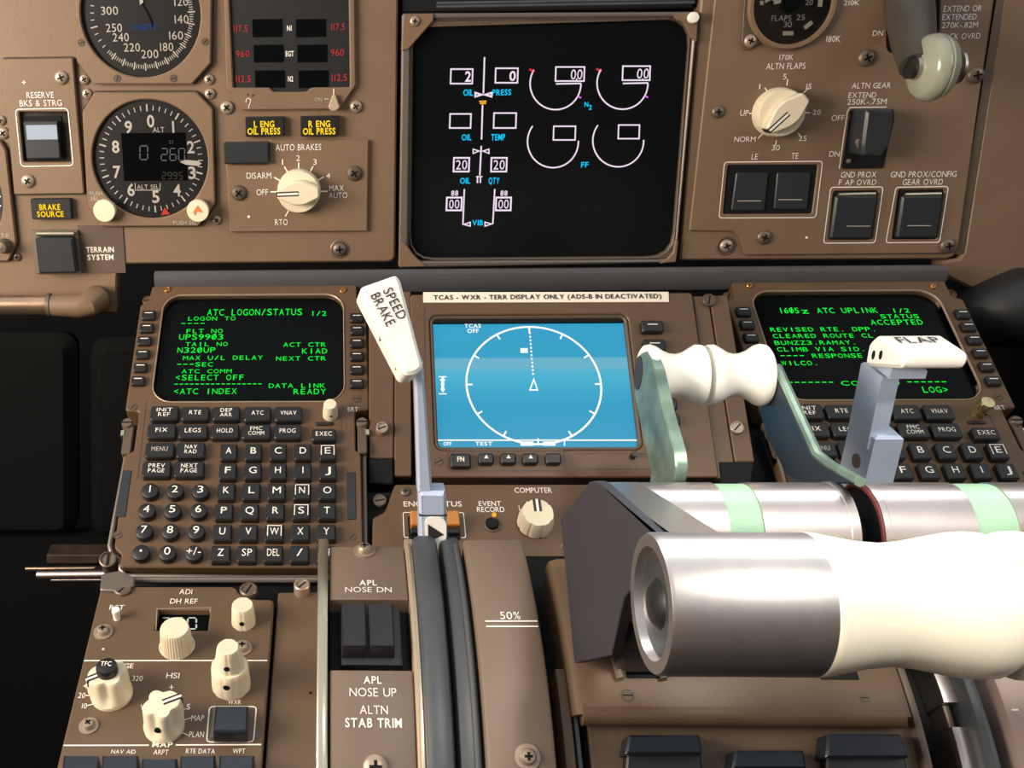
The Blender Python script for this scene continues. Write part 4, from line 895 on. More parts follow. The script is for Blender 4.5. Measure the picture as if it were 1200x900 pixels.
RY = R*.945; b.ribbon(circ(cx, cy, R, 96, RY), 2.4*CM.sc(625, 450), hz, m, True)
for k in range(12):
    th = 2*pi*k/12; d = (sin(th), cos(th)); b.ribbon([(cx+d[0]*R, cy+d[1]*RY), (cx+d[0]*(R-.0036), cy+d[1]*(RY-.0036))], .0010, hz, m)
for k in range(13):
    y0 = RY*(.97-.84*k/13); b.ribbon([(cx+.0002, cy+y0), (cx+.0002, cy+y0-R*.032)], .0010, hz, m)
ac = CM.uv(626, 451, hz); pline(b, CM, [(625.5, 444.5), (630, 457), (621, 457)], 1.6, hz, m, True)
b.box(*CM.rect(610, 618.5, 408, 413.5, hz), hz-.0001, hz, m)
ptext(b, CM, 'TCAS', 544.5, 563.5, 379.5, 384, hz, m, True); ptext(b, CM, 'OFF', 547.5, 561, 385.5, 390, hz, m, True)
pline(b, CM, [(512, 515.8), (747, 515.8)], 1.6, hz, m)
ptext(b, CM, 'OFF', 519.5, 529, 518, 522, hz, m, True); ptext(b, CM, 'TEST', 557, 577, 517.8, 522, hz, m, True)
for x0, x1 in ((610, 625.5), (636.5, 651)): b.box(*CM.rect(x0, x1, 517.5, 522.3, hz), hz-.0001, hz, m)
pline(b, CM, [(661.5, 516), (661.5, 522.5)], 1.4, hz, m)
for y in (441.5, 461.5): pline(b, CM, [(514, y), (523.5, y)], 1.3, hz, m)
pline(b, CM, [(518.8, 442), (518.8, 458)], 3.2, hz, m); pline(b, CM, [(515.5, 445.5), (522, 445.5)], 1.5, hz, m); pline(b, CM, [(516.5, 450), (521, 450)], 1.4, hz, m)
pline(b, CM, [(516.5, 455.5), (519, 459), (521.3, 455.5)], 1.2, hz, m)
t.part('white_map_lines', b, parent=scr, label='white compass circle and symbols')
def soft(x0, x1, y0, y1, kind):
    b = MB(); a0, a1, b0, b1 = CM.rect(x0, x1, y0, y1, .005); b.prism(rrect(a0, a1, b0, b1, .0016), .001, .005, KEY, .0009)
    c_ = ((a0+a1)/2, (b0+b1)/2+.0007)
    if kind == 'FN': b.text('FN', c_[0]-.002, c_[0]+.002, c_[1]-.0014, c_[1]+.0014, .0053, WHITE, True)
    elif kind == 'tri': b.prism([(c_[0]-.0013, c_[1]-.0008), (c_[0]+.0013, c_[1]-.0008), (c_[0], c_[1]+.0013)], .0049, .0053, WHITE)
    elif kind == 'dash': b.ribbon([(c_[0]-.003, c_[1]+.0004), (c_[0]+.003, c_[1]+.0004)], .0006, .0052, WHITE)
    t.part('soft_key', b)
soft(528, 552, 531, 548, 'FN')
for x in (570, 596, 622, 649): soft(x-9, x+9, 530.5, 543.5, 'tri' if x < 640 else 'plain')
for x, y in ((765, 382), (767.5, 404), (781, 473), (784.5, 491), (788.5, 520)): soft(x-13, x+13, y-7, y+7, 'dash')
b = MB(); c_ = CM.uv(743, 533, .004); b.lathe([(.0019, .001), (.0017, .006), (0, .006)], c_, KEY, 16); t.part('sensor_knob', b, label='tiny dark knob')
t.screw(514, 541, 5.5, 'flush', .001, mat_=BROWND)
b = MB(); q = prr(CM, 496, 783.5, 342.3, 354, .6, .0006)
b.prism([CM.uv(x, y, .0018) for x, y in ((496, 342.2), (783.5, 341.8), (784, 353.6), (496, 354.3))], .001, .0016, PLACARD)
ptext(b, CM, 'TCAS - WXR - TERR DISPLAY ONLY (ADS-B IN DEACTIVATED)', 508, 775, 345.2, 350.2, .0019, BLKTXT, True)
single('placard', 'white placard strip reading TCAS - WXR - TERR DISPLAY ONLY above the cyan screen', 'sign', CM, b)

# ---- event record / engine status panel under the map display
t = T('event_record_panel', 'brown panel with the EVENT RECORD button and COMPUTER knob', 'selector panel', C, C.uv(600, 630))
hp = -.001; hh = hp+H0
b = MB(); b.prism(rpoly([C.uv(x, y, hp) for x, y in ((463, 567.5), (880, 567.5), (890, 668), (436, 668), (437, 607), (451, 600), (455, 590), (460, 575))], .0015), -.018, hp, BROWNC, .0006)
for s, x0, x1, y0, y1 in (('ENG STATUS', 473, 541, 587.5, 593.5), ('EVENT', 561, 587, 587.3, 593), ('RECORD', 559, 591, 594, 600), ('COMPUTER', 603, 646.5, 571.5, 577.5), ('L', 608, 611, 592, 598), ('A', 615.5, 620, 587.2, 592.5), ('B', 691, 695, 572, 577.5)): ptext(b, C, s, x0, x1, y0, y1, hh)
outline(b, C, 473, 544.5, 600.5, 630, 2.5, 1.0, hh)
t.part('panel_plate', b)
b = MB(); a0, a1, b0, b1 = C.rect(479, 539.5, 601, 626, .004); b.prism(rrect(a0, a1, b0-.001, b1, .0008), -.002, .0005, BLACK); b.prism(rrect(a0+.001, a1-.0005, b0+.0042, b1, .0008), .0005, .007, mat('amber_brown_lens', srgb(176, 116, 50), .4), .0006); b.prism(rrect(a0+.001, a1-.0005, b0+.0008, b0+.0042, .0004), .0005, .004, KEY, .0004); t.part('engine_status_switch', b, label='amber and black engine status switch')
b = MB(); c_ = C.uv(577, 614); s = C.sc(577, 614); b.lathe([(10*s, hp), (10*s, hp+.0008), (8.4*s, hp+.0012), (8*s, hp), (8*s, hp-.004), (0, hp-.004)], c_, BROWND, 32); b.lathe([(7*s, hp-.004), (6.6*s, hp+.0012), (5.5*s, hp+.002), (0, hp+.002)], c_, BLACK, 24); t.part('event_record_button', b, label='black EVENT RECORD push button')
b = MB(); c_ = C.uv(579.5, 601.5, .001); b.lathe([(.0013, hp), (.0011, hp+.0012), (0, hp+.0016)], c_, E_AMBER, 12); t.part('amber_lamp', b, label='small lit amber lamp')
def flute(n, d): return lambda th, tt: 1-d*max(0, cos(n*th))**6
b = MB(); c_ = C.uv(630.5, 601, .011); r = 19*C.sc(630, 601, .011)
b.lathe([(r*1.12, 0), (r*1.1, .004), (r*1.0, .010), (r*.94, .0115), (0, .0118)], c_, CREAM, 72, rf=flute(9, .06)); k = t.part('computer_knob', b, label='cream fluted COMPUTER knob')
b = MB(); z = .0118
for dx_, m_2 in ((-.0014, BLKTXT), (.0014, BLKTXT), (0, WHITE)): b.box(c_[0]+dx_-.0007, c_[0]+dx_+.0007, c_[1]+.0005, c_[1]+r*.93, z-.0003, z+.0002, m_2)
t.part('index_line', b, parent=k, label='black and white index line')
t.screw(475, 576.5, 6, 'phillips', hp, mat_=DKSTEEL); t.screw(445, 588, 8, 'slot', -.008, mat_=DKSTEEL); t.screw(446, 632, 9, 'slot', -.008, mat_=DKSTEEL)
t.screw(660, 641, 5, 'flush', hp, mat_=DKSTEEL)
b = MB(); b.prism(prr(C, 430, 460, 568, 640, 1), -.02, -.009, BLACK); single('trim_6', None, None, C, b, kind='structure')
# ================================================================== PEDESTAL: EFIS control panel on the left
def shell_knob(t, pl, pb, top, r0, r1, hgt, label, rf=None, m=None, n=72, name='knob'):
    """knob seated with its top face centred at pixel `top`; height hgt above the plate"""
    c_ = pl.uv(top[0], top[1], pb+hgt); b = MB()
    b.lathe([(r0, pb), (r0, pb+hgt*.12), (r1+(r0-r1)*.25, pb+hgt*.78), (r1, pb+hgt*.94), (r1*.93, pb+hgt), (0, pb+hgt)], c_, m or CREAM, n, rf=rf)
    return t.part(name, b, label=label), c_
t = T('display_control_panel', 'brown display control panel with cream knobs, ADI and HSI lettering at lower left', 'control panel', D, D.uv(200, 890))
hp = 0.0; hh = H0
b = MB(); win = prr(D, 184, 245, 714, 738, .8)
b.prism(rpoly([D.uv(x, y) for x, y in ((117.5, 692), (145, 692), (158, 687), (276, 687), (281, 697), (298, 702), (321, 702), (302, 960), (52, 960))], [.001, .003, .003, .003, .003, .003, .001, 0, 0]), -.02, 0, BROWN2, .0008, [win])
for s, x0, x1, y0, y1 in (('ADI', 210.3, 225.3, 690.5, 696.3), ('DH REF', 199.5, 231.5, 701.5, 707.3), ('RST', 128.5, 145.5, 709, 714.5), ('HSI', 195, 210.3, 788.5, 794.8), ('RANGE', 123, 156.5, 777.5, 783), ('320', 155, 167.3, 791.8, 798), ('40', 98, 108, 800.5, 806.5), ('20', 91.7, 100, 811.8, 818), ('10', 95.7, 101.8, 824.3, 830.3), ('VOR', 164.5, 181, 825.5, 831.5), ('ILS', 211, 223, 825, 831.3), ('MAP', 224.3, 239.3, 838, 844.8), ('PLAN', 221.8, 239, 857.3, 864), ('MAP', 178.5, 202.2, 869.8, 875.5), ('NAV AID', 130.5, 159, 878.5, 883.2), ('ARPT', 180, 197.5, 878.5, 884.3), ('RTE DATA', 218, 252, 877.5, 883), ('WPT', 273, 287.3, 877.3, 883), ('WXR', 267.3, 282.3, 820.3, 825.3)):
    ptext(b, D, s, x0, x1, y0, y1, hh, bold=s == 'MAP' and x0 < 200)
pline(b, D, [(98.5, 774.3), (313.5, 774)], 1.8, hh); pline(b, D, [(74.5, 873.5), (174.5, 873.3)], 1.8, hh); pline(b, D, [(206, 873), (306, 872.5)], 1.8, hh)
pline(b, D, [(198.3, 805.3), (203.5, 805.3)], 1, hh); pline(b, D, [(201, 802.5), (201, 808)], 1, hh)
pline(b, D, [(100.5, 815), (108, 815)], 1.2, hh); pline(b, D, [(102, 827), (111, 824.5)], 1.2, hh); pline(b, D, [(215, 844), (224, 841)], 1.1, hh); pline(b, D, [(212, 858), (221, 861.5)], 1.1, hh)
b.prism(circ(*D.uv(121, 761), .0006, 10), 0, hh, WHITE)
pline(b, D, [(182.5, 738), (184, 713.5), (246.5, 712), (246, 718)], 1.2, hh, TANLINE)
cx, cy = D.uv(207.5, 757); b.ribbon(circ(cx, cy, 20.5*D.sc(207, 757), 40), .0004, hh, WHITE, True)
a_ = [D.uv(x, y, hh) for x, y in ((245.5, 828), (300.5, 828), (297, 869.5), (242, 869.5))]; b.ribbon(rpoly(a_, .002), .0006, hh, WHITE, True)
t.part('panel_plate', b)
b = MB(); a0, a1, b0, b1 = D.rect(180, 249, 710, 742); b.box(a0, a1, b0, b1, -.008, -.004, SCREEN)
seg7(b, D, '200', 190, 724, 10, 13, 5, -.0037, mat('pale_lcd_digits', srgb(178, 182, 178), .6), 1.9); t.part('decision_height_window', b, label='dark window with pale digits 200')
mm = D.sc(204, 745)
k, c_ = shell_knob(t, D, 0, (204.5, 735.5), 19*mm, 16.7*mm, .0142, 'tall cream knurled DH REF knob', rf=lambda th, tt: 1-.06*max(0, cos(36*th)) if tt < .0136 else 1, n=216)
shell_knob(t, D, 0, (284, 708.5), 14*D.sc(284, 720), 12.3*D.sc(284, 720), .0125, 'small cream knob beside the DH REF window', rf=lambda th, tt: 1-.05*max(0, cos(8*th))**4)
def hole_(t, k, pl, px, py, c_, r, hgt, rad=.0011):
    b = MB(); cy_ = c_[1]-r; x0 = c_[0]+px
    b.lathe([(rad, -.0003), (rad, .0005), (0, .0005)], (0, 0), BLACK, 14, mapf=lambda x, y, z: (x0+x, cy_-z+.0003*1, hgt+y)); t.part('set_screw', b, parent=k)
# dual concentric knob
r1 = 22*D.sc(269, 800); k, c_ = shell_knob(t, D, 0, (269, 779), r1*1.03, r1*.97, .0140, 'lower cream ring of the double knob', rf=lambda th, tt: 1-.035*max(0, cos(10*th))**4)
hole_(t, k, D, -.001, 0, c_, r1*.985, .0085, .0016)
r2 = 15.5*D.sc(268, 775); k2, c2 = shell_knob(t, D, .0140, (267, 758), r2*1.08, r2*.80, .0120, 'upper cream cap of the double knob', rf=lambda th, tt: 1-.05*max(0, cos(8*th))**4)
hole_(t, k2, D, -.0005, 0, c2, r2*1.0, .0182, .0013)
k3 = [o for o in bpy.data.objects if o.name.startswith('knob') and o.get('label') == 'small cream knob beside the DH REF window'][0]
c3 = D.uv(284, 708.5, .0125); hole_(t, k3, D, -.0003, 0, c3, 14*D.sc(284, 720)*.97, .005, .0012)
# scalloped selector knobs with pointer
def scallop_knob(px, py, ang, label, hgt, r, cap=None):
    c_ = D.uv(px, py, hgt); a = radians(90-ang)
    def rf(th, tt):
        d = (th-a+pi) % (2*pi)-pi
        k = min(1.0, max(0, (tt-hgt*.12)/(hgt*.3)))
        nose = .13*math.exp(-(d/.28)**2)
        sc_ = sum(math.exp(-(((th-a-o+pi) % (2*pi)-pi)/.34)**2) for o in (radians(62), radians(-62), radians(135), radians(-135)))
        return 1+k*(nose-.25*sc_)
    b = MB(); b.lathe([(r*1.02, 0), (r*1.04, hgt*.12), (r*1.0, hgt*.2), (r*.98, hgt*.45), (r*.95, hgt*.85), (r*.93, hgt*.96), (r*.88, hgt), (0, hgt)], c_, CREAM, 120, rf=rf)
    k = t.part('knob', b, label=label); b = MB(); d = (cos(a), sin(a)); nn = (-d[1], d[0])
    for o, m_2, w in ((-.0011, BLKTXT, .0009), (.0011, BLKTXT, .0009), (0, WHITE, .0012)):
        P_ = [(c_[0]+d[0]*s_+nn[0]*(o+q), c_[1]+d[1]*s_+nn[1]*(o+q)) for s_, q in ((r*.1, -w/2), (r*1.06, -w/2), (r*1.06, w/2), (r*.1, w/2))]
        b.prism(P_, hgt-.0008, hgt+.0002, m_2)
        P_ = [(c_[0]+d[0]*s_+nn[0]*(o+q), c_[1]+d[1]*s_+nn[1]*(o+q)) for s_, q in ((r*.98, -w/2), (r*1.075, -w/2), (r*1.075, w/2), (r*.98, w/2))]
        b.prism(P_, hgt*.78, hgt+.0001, m_2)
    t.part('index_line', b, parent=k, label='black and white index line')
    if cap:
        b = MB(); rc_ = r*.52; b.lathe([(rc_, hgt), (rc_, hgt+.003), (rc_*.9, hgt+.0042), (rc_*.6, hgt+.0048), (0, hgt+.005)], c_, KEY, 32)
        b.text(cap, c_[0]-rc_*.5, c_[0]+rc_*.5, c_[1]-rc_*.22, c_[1]+rc_*.28, hgt+.0053, WHITE, True); t.part('push_button', b, parent=k, label='black domed TFC push button')
scallop_knob(126, 787, -118, 'cream scalloped range knob with a black TFC button', .0160, 23.5*D.sc(128, 800), 'TFC')
scallop_knob(188.5, 824, 64, 'cream scalloped HSI mode knob pointing right', .0165, 23*D.sc(189, 840))
kk = [o for o in bpy.data.objects if o.get('label') == 'cream scalloped HSI mode knob pointing right'][0]; c_ = D.uv(188.5, 824, .0165); hole_(t, kk, D, -.0012, 0, c_, 23*D.sc(189, 840)*.90, .008, .0015)
b = MB(); c_ = D.uv(135.5, 715, .006); s = D.sc(135, 720); b.lathe([(4.2*s, 0), (4.2*s, .004), (4.8*s, .0045), (4.6*s, .0065), (0, .0067)], c_, OFFWHITE, 20); t.part('reset_button', b, label='small white RST pin button')
for x, y in ((121, 741), (104, 851), (284, 760)): t.screw(x, y, 11.5, 'washer', 0)
for x, y, k in ((144.5, 693, 'slot'), (291.5, 694, 'slot')): t.screw(x, y, 10.5, k, -.001, mat_=DKSTEEL, name='fastener')
b = MB(); bq = [(253, 829), (292, 829), (290, 862), (250, 862)]
b.prism([D.uv(x, y) for x, y in ((249, 832), (293, 832), (291, 866), (247.5, 866))], -.002, .0015, GREYFR, .0004)
b.prism([D.uv(x, y, .009) for x, y in ((252.5, 826.5), (291, 826.5), (289.5, 857), (249.5, 857))], .0015, .009, SWITCH2, .0008); t.part('weather_button', b, label='black square WXR push button')
for i, (x0, x1) in enumerate(((74.5, 115.5), (120, 162), (166.5, 207.5), (211.5, 252.5), (257, 298))):
    b = MB(); dd = 4*i/4
    y0 = 884.5 if i != 2 else 888
    b.prism([D.uv(x, y, .009) for x, y in ((x0, y0), (x1, y0), (x1-2+i*-.6+2, y0+42), (x0-4+i*.8, y0+42))], -.002, .009, SWITCH2, .0008); t.part('map_button', b)

# left bracket and fastener between keypad unit and pedestal
t = T('corner_bracket', 'grey metal bracket with a large slotted fastener at the left keypad corner', 'bracket', D, D.uv(130, 680))
b = MB(); b.prism(rpoly([D.uv(x, y, .002) for x, y in ((117, 691), (119, 672), (140, 668), (158, 676), (157, 686), (143, 688), (137, 692))], .001), -.012, .002, GREYFR, .0006); t.part('bracket_plate', b)
Pc = C.uv(126, 655); b = MB()
P3 = Plane(C.pt(Pc[0], Pc[1], -.002), C.ex, C.ey, C.ez); 
r = 10*C.sc(126, 655); W3 = lambda x, y, h: tuple(D_local(P3.pt(x, y, h)))
def D_local(p): q = Vector(p)-D.O; return (q.dot(D.ex), q.dot(D.ey), q.dot(D.ez))
b.lathe([(r*.95, -.012), (r*.95, -.001), (r, 0), (r, .0018), (r*.86, .0022), (r*.8, .001), (0, .001)], (0, 0), DKSTEEL, 28, mapf=W3)
b.prism([(-.0006, -r*.78), (.0006, -r*.78), (.0006, r*.78), (-.0006, r*.78)], .0008, .0016, BLACK, mapf=W3); t.part('fastener', b)

# brown pedestal strip to the right of it
t = T('pedestal_strip', 'plain brown pedestal strip between the display control panel and the trim switches', 'panel', D, D.uv(345, 800))
b = MB(); b.prism(rpoly([D.uv(x, y, -.003) for x, y in ((326, 694), (377, 693), (372, 960), (306, 960))], .001), -.02, -.003, BROWN2, .0006); t.part('strip_plate', b)
t.screw(354, 694, 10, 'post', -.003, name='fastener'); t.screw(364, 812, 2, 'flush', -.003, mat_=BLACK)
b = MB(); b.box(*[D.uv(140, 681)[0], D.uv(880, 681)[0], D.uv(250, 692)[1], D.uv(250, 668)[1]], -.03, -.012, BLACK); single('trim_7', None, None, D, b, kind='structure')
b = MB(); q = D.uv(140, 679.5, -.004); q2 = D.uv(376, 679.5, -.004); b.tube([(q[0], q[1], -.004), (q2[0], q2[1], -.004)], .0016, GREYFR, 8)
single('cross_rail', 'thin grey rail under the left keypad unit', 'rail', D, b)

# ================================================================== QUADRANT
def qsweep(b, X0, X1, dr0, dr1, th0, th1, m, n=28, rnd=.0015, taper=None):
    """solid block on the quadrant arc between angles (degrees), from radius dr0 (bottom) to dr1 (top), rounded top edges"""
    sec = [(X0, dr0), (X0, dr1-rnd), (X0+rnd*.3, dr1-rnd*.3), (X0+rnd, dr1), (X1-rnd, dr1), (X1-rnd*.3, dr1-rnd*.3), (X1, dr1-rnd), (X1, dr0)]
    V = []; Fs = []; k = len(sec)
    for i in range(n+1):
        th = radians(th0+(th1-th0)*i/n)
        for x, d in sec: V.append(QP(x, th, d))
    for i in range(n):
        for j in range(k):
            q = (j+1) % k; Fs.append((i*k+j, (i+1)*k+j, (i+1)*k+q, i*k+q))
    Fs += [tuple(range(k)), tuple(n*k+j for j in range(k))[::-1]]
    return b.add(V, Fs, m)
def qmap(dr): return lambda a, bb, h: tuple(QP(a, -bb/QR, dr+h))   # flat drawing (X, arc length up) onto the arc
def qtext(b, s, x0, x1, y0, y1, dr, m=WHITE, bold=False):
    xm, ym = (x0+x1)/2, (y0+y1)/2; X0, X1 = Q(x0, ym, dr)[0], Q(x1, ym, dr)[0]; t0, t1 = Q(xm, y0, dr)[1], Q(xm, y1, dr)[1]
    b.text(s, X0, X1, -t1*QR, -t0*QR, H0, m, bold, mapf=qmap(dr))
def qline(b, pts, w, dr, m=WHITE):
    b.ribbon([(Q(x, y, dr)[0], -Q(x, y, dr)[1]*QR) for x, y in pts], w, H0, m, mapf=qmap(dr))
deg = lambda px, py, dr=0: math.degrees(Q(px, py, dr)[1])
base = lambda px, py, dr=0: tuple(QP(*Q(px, py, dr), dr))
# trim switch panel
t = T('trim_switch_panel', 'brown ALTN STAB TRIM panel with two black rocker switches', 'switch panel', WP, base(435, 890))
XL, XR = Q(386, 800)[0], Q(485, 800)[0]; th_t = deg(430, 641); rec0, rec1 = deg(436, 703), deg(436, 786)
b = MB(); qsweep(b, XL, XR, -.03, 0, th_t, rec0, BROWNQ); qsweep(b, XL, XR, -.03, 0, rec1, 62, BROWNQ); 
for s, x0, x1, y0, y1, bo in (('APL', 421, 441.5, 680.5, 686.5, 1), ('NOSE DN', 404.5, 459, 688.5, 694.5, 0), ('APL', 426, 447, 793, 801.3, 1), ('NOSE UP', 409.5, 464.5, 806.5, 816.5, 0), ('ALTN', 421.5, 454.5, 827, 837, 0), ('STAB TRIM', 404.5, 471, 842, 852.5, 1)): qtext(b, s, x0, x1, y0, y1, 0, WHITE, bool(bo))
t.part('panel_cover', b)
b = MB(); qsweep(b, XL, XR, -.03, -.009, rec0-1, rec1+1, BLACK, rnd=.0008); qsweep(b, XL+.005, XR-.004, -.01, -.003, rec0+1, rec1-1.5, SWITCH, rnd=.002); t.part('switch_well', b)
def rocker(x0, x1, y0, y1):
    P_ = Qplane((x0+x1)/2, (y0+y1)/2, 0); b = MB(); X0, X1 = Q(x0, (y0+y1)/2, .003)[0], Q(x1, (y0+y1)/2, .003)[0]; ta, tb = deg(x0, y0, .003), deg(x0, y1, .003)
    V = []; Fs = []; n = 12; prof = []
    for i in range(n+1):
        f = i/n; th = radians(ta+(tb-ta)*f); d = .0035+.0030*(abs(f-.30)**1.3)*(1.4 if f < .3 else .9)-(.004*max(0, .08-f)/.08)-(.004*max(0, f-.95)/.05)
        prof.append((th, d))
    sec = [(X0, 0), (X0+.0006, 1), (X1-.0006, 1), (X1, 0)]
    for th, d in prof:
        V += [QP(X0, th, -.006), QP(X0, th, d-.0006), QP(X0+.0007, th, d), QP(X1-.0007, th, d), QP(X1, th, d-.0006), QP(X1, th, -.006)]
    for i in range(n):
        for j in range(5): Fs.append((i*6+j, (i+1)*6+j, (i+1)*6+j+1, i*6+j+1))
    Fs += [tuple(range(6)), tuple(n*6+j for j in range(6))[::-1]]
    b.add(V, Fs, mat('rocker_black_plastic', srgb(34, 33, 38), .34) if 'rocker_black_plastic' not in MATS else MATS['rocker_black_plastic']); return b
t.part('rocker_switch', rocker(401, 429.5, 705, 764)); t.part('rocker_switch', rocker(432.5, 461.5, 705, 764))
for x0, x1 in ((XL-.0058, XL-.0006), (XR+.0002, XR+.0048)):
    b = MB(); qsweep(b, x0, x1, -.035, .0014, th_t-2, 62, EDGEM if x0 < XL-.003 else TANLINE, rnd=.0012); t.part('edge_trim', b, label='bare metal edge trim')
b = MB(); qsweep(b, XR+.0020, XR+.0036, -.02, .0022, th_t, 62, EDGEM, rnd=.0005); t.part('bright_edge', b, label='thin bright metal edge')
def qscrew(px, py, r, kind='phillips', dr=0.0, m=None, par=None):
    P_ = Qplane(px, py, dr); o = bpy.data.objects.new('screw', screw_mesh(kind, m)); COL.objects.link(o); o.parent = t.o
    s = r*P_.sc(px, py); o.matrix_parent_inverse = t.o.matrix_world.inverted(); o.matrix_world = P_.mat()@Matrix.Diagonal((s, s, s, 1)); t.off[o.name] = tuple(P_.O)
b = MB(); P_ = Qplane(443, 643, 0); bb_ = MB()
qscrew(440, 899, 15, 'phillips'); qscrew(427, 646, 13, 'washer')
# speed brake slot: dark curved guards
X0, X1 = Q(494, 760, .006)[0], Q(526, 760, .006)[0]; X2, X3 = Q(530, 760, .004)[0], Q(556, 760, .004)[0]
b = MB(); qsweep(b, X0, X1, -.04, .007, deg(505, 628, .007), 62, RUBBER, rnd=.0035)
single('slot_guard', 'dark grey curved guard left of the speed brake slot', 'guard', WP, b)
b = MB(); qsweep(b, X2, X3, -.04, .004, deg(540, 630, .004), 62, RUBBER, rnd=.0025); qsweep(b, X3-.0035, X3-.0012, 0, .0056, deg(540, 640, .004), 62, GREYBAR, rnd=.0009)
single('slot_guard', 'dark grey curved guard between the speed brake slot and the 50% cover', 'guard', WP, b)
b = MB(); qsweep(b, XR+.004, Q(1240, 800)[0], -.08, -.022, -30, 70, BLACK); struct('trim_8', b)
# 50% cover
t = T('quadrant_cover', 'long curved brown quadrant cover marked 50%', 'cover', WP, base(615, 890, .008)); dr = .008
XA, XB = Q(560, 760, dr)[0], Q(638, 760, dr)[0]
b = MB(); qsweep(b, XA, XB, -.04, dr, deg(580, 633, dr), 62, BROWNQ, rnd=.0022, n=36)
qtext(b, '50', 586, 600, 717.5, 726, dr); qtext(b, '%', 601.5, 609.5, 717.5, 726, dr); qline(b, [(568.5, 728.3), (629.5, 728.3)], .0007, dr); qline(b, [(569.5, 734.5), (630.5, 734.5)], .0007, dr)
t.part('cover_plate', b); qscrew(618, 887, 15, 'washer', dr)
# thrust lever block
t = T('thrust_lever_cover', 'brown thrust lever cover ending in a rounded lip', 'cover', WP, base(870, 838, .006)); dr = .006
XC, XD = Q(668, 800, dr)[0], Q(1062, 800, dr)[0]
b = MB(); sl = [Q(733, 785, dr)[0], Q(772, 785, dr)[0], Q(960, 790, dr)[0], Q(1003, 785, dr)[0]]; lipd = deg(870, 838, dr)
xs = [XC]+sl+[XD]
qsweep(b, XC, XD, -.04, dr, deg(640, 655, dr), lipd, BROWN2, rnd=.005, n=30)
# rolled front lip
pts = [tuple(QP(x, radians(lipd-.4), dr-.0045)) for x in (XC+.004, XD-.004)]; b.tube(pts, .0050, BROWN2, 20)
t.part('cover_plate', b)
for xa, xb in ((sl[0], sl[1]), (sl[2], sl[3])):
    b = MB(); qsweep(b, xa, xb, dr-.001, dr+.0006, deg(750, 690, dr), deg(750, 795, dr), BLACK, rnd=.0003); t.part('lever_slot', b)
qscrew(735, 815, 8, 'flush', dr, BROWND); qscrew(1013, 818, 6, 'flush', dr, BROWND)
# block front with dark switches, below the lip
t = T('fuel_switch_panel', 'brown panel below the thrust lever lip with three dark blue switches', 'switch panel', WP, base(880, 890, 0)); PF = Qplane(880, 850, -.004)
th_f = math.degrees(Q(880, 850)[1]); PF = tilt_plane(PF.O, 34.46+28)
def FL(px, py, h=0): a, q = PF.uv(px, py, h); return PF.pt(a, q, h)
b = MB()
def pp(b, pts, h0, h1, m, r=0, bev=0.0):
    L = [PF.uv(x, y, h1) for x, y in pts]; L = rpoly(L, r) if r else L
    b.prism(L, h0, h1, m, bev, mapf=lambda a, q, h: tuple(PF.pt(a, q, h)))
pp(b, [(687, 843), (1071, 843), (1112, 985), (703, 985)], -.012, 0, BROWN2, .002, .001); t.part('panel_plate', b)
for q, h in (([(737, 861), (820, 861), (824, 884), (733, 884)], .012), ([(862, 879), (942, 879), (946, 901), (858, 901)], .012), ([(970, 860), (1056, 860), (1066, 888), (968, 888)], .012)):
    b = MB(); pp(b, [(x, y+(26 if i > 1 else 0)) for i, (x, y) in enumerate(q)], -.002, h*.55, KEY, .001, .0008); pp(b, q, .001, h, SWITCH2, .001, .001); t.part('fuel_switch', b)
# narrow brown side plates left of the block
t = T('side_plate', 'narrow brown plate between the 50% cover and the thrust lever cover', 'plate', WP, base(665, 880, 0))
b = MB(); qsweep(b, Q(652, 800, 0)[0], Q(664, 800, 0)[0], -.04, .001, deg(655, 785, 0), 62, BROWN2, rnd=.001); t.part('outer_plate', b)
b = MB(); qsweep(b, Q(665, 800, -.003)[0], Q(671, 800, -.003)[0], -.04, -.001, deg(668, 783, -.002), 62, RUBBER, rnd=.001); t.part('dark_seal', b)
# flap lever gate at the right
t = T('flap_gate', 'dark flap lever slot with bright notched metal gate', 'gate', WP, base(1120, 880, 0))
b = MB(); qsweep(b, XD+.001, XD+.0045, -.04, .001, 5, 62, BROWND, rnd=.001); t.part('slot_side', b)
b = MB(); XG0, XG1 = Q(1102, 810, -.006)[0], Q(1120, 810, -.006)[0]
for a_, c_ in ((deg(1110, 740, -.006), deg(1115, 823, -.006)), (deg(1130, 852, -.006), 62)): qsweep(b, XG0, XG1, -.03, -.006, a_, c_, ALU, n=8, rnd=.0006)
qsweep(b, XG0+.001, XG0+.004, -.03, -.010, deg(1110, 740), 62, DKSTEEL, n=12, rnd=.0006); t.part('notched_gate', b, label='bright notched gate')
X4, X5 = Q(1133, 810, .002)[0], Q(1150, 810, .002)[0]; b = MB(); qsweep(b, X4, X5, -.04, .002, -10, 62, RUBBER, rnd=.003); t.part('slot_guard', b, label='dark grey curved guard')
t = T('quadrant_cover', 'curved brown flap cover at the right edge with white ticks', 'cover', WP, base(1190, 850, .004)); b = MB(); X6 = Q(1166, 800, .004)[0]; qsweep(b, X6, X6+.06, -.04, .004, -14, 62, mat('mauve_brown_paint', srgb(150, 130, 122), .45), rnd=.003); qline(b, [(1185, 832), (1193, 832)], .0007, .004); t.part('cover_plate', b)
# ================================================================== LEVERS (built in world coordinates)
def plate_yz(b, pts_px, X, th, m, bev=.0006, r=0.0):
    """plate standing in a fore-and-aft plane X = const, outline given where the photo shows its left face"""
    L = [(atX(x, y, X).y, atX(x, y, X).z) for x, y in pts_px]
    if r: L = rpoly(L, r)
    b.prism(L, -th, 0, m, bev, mapf=lambda a, q, h: (X-h, a, q))
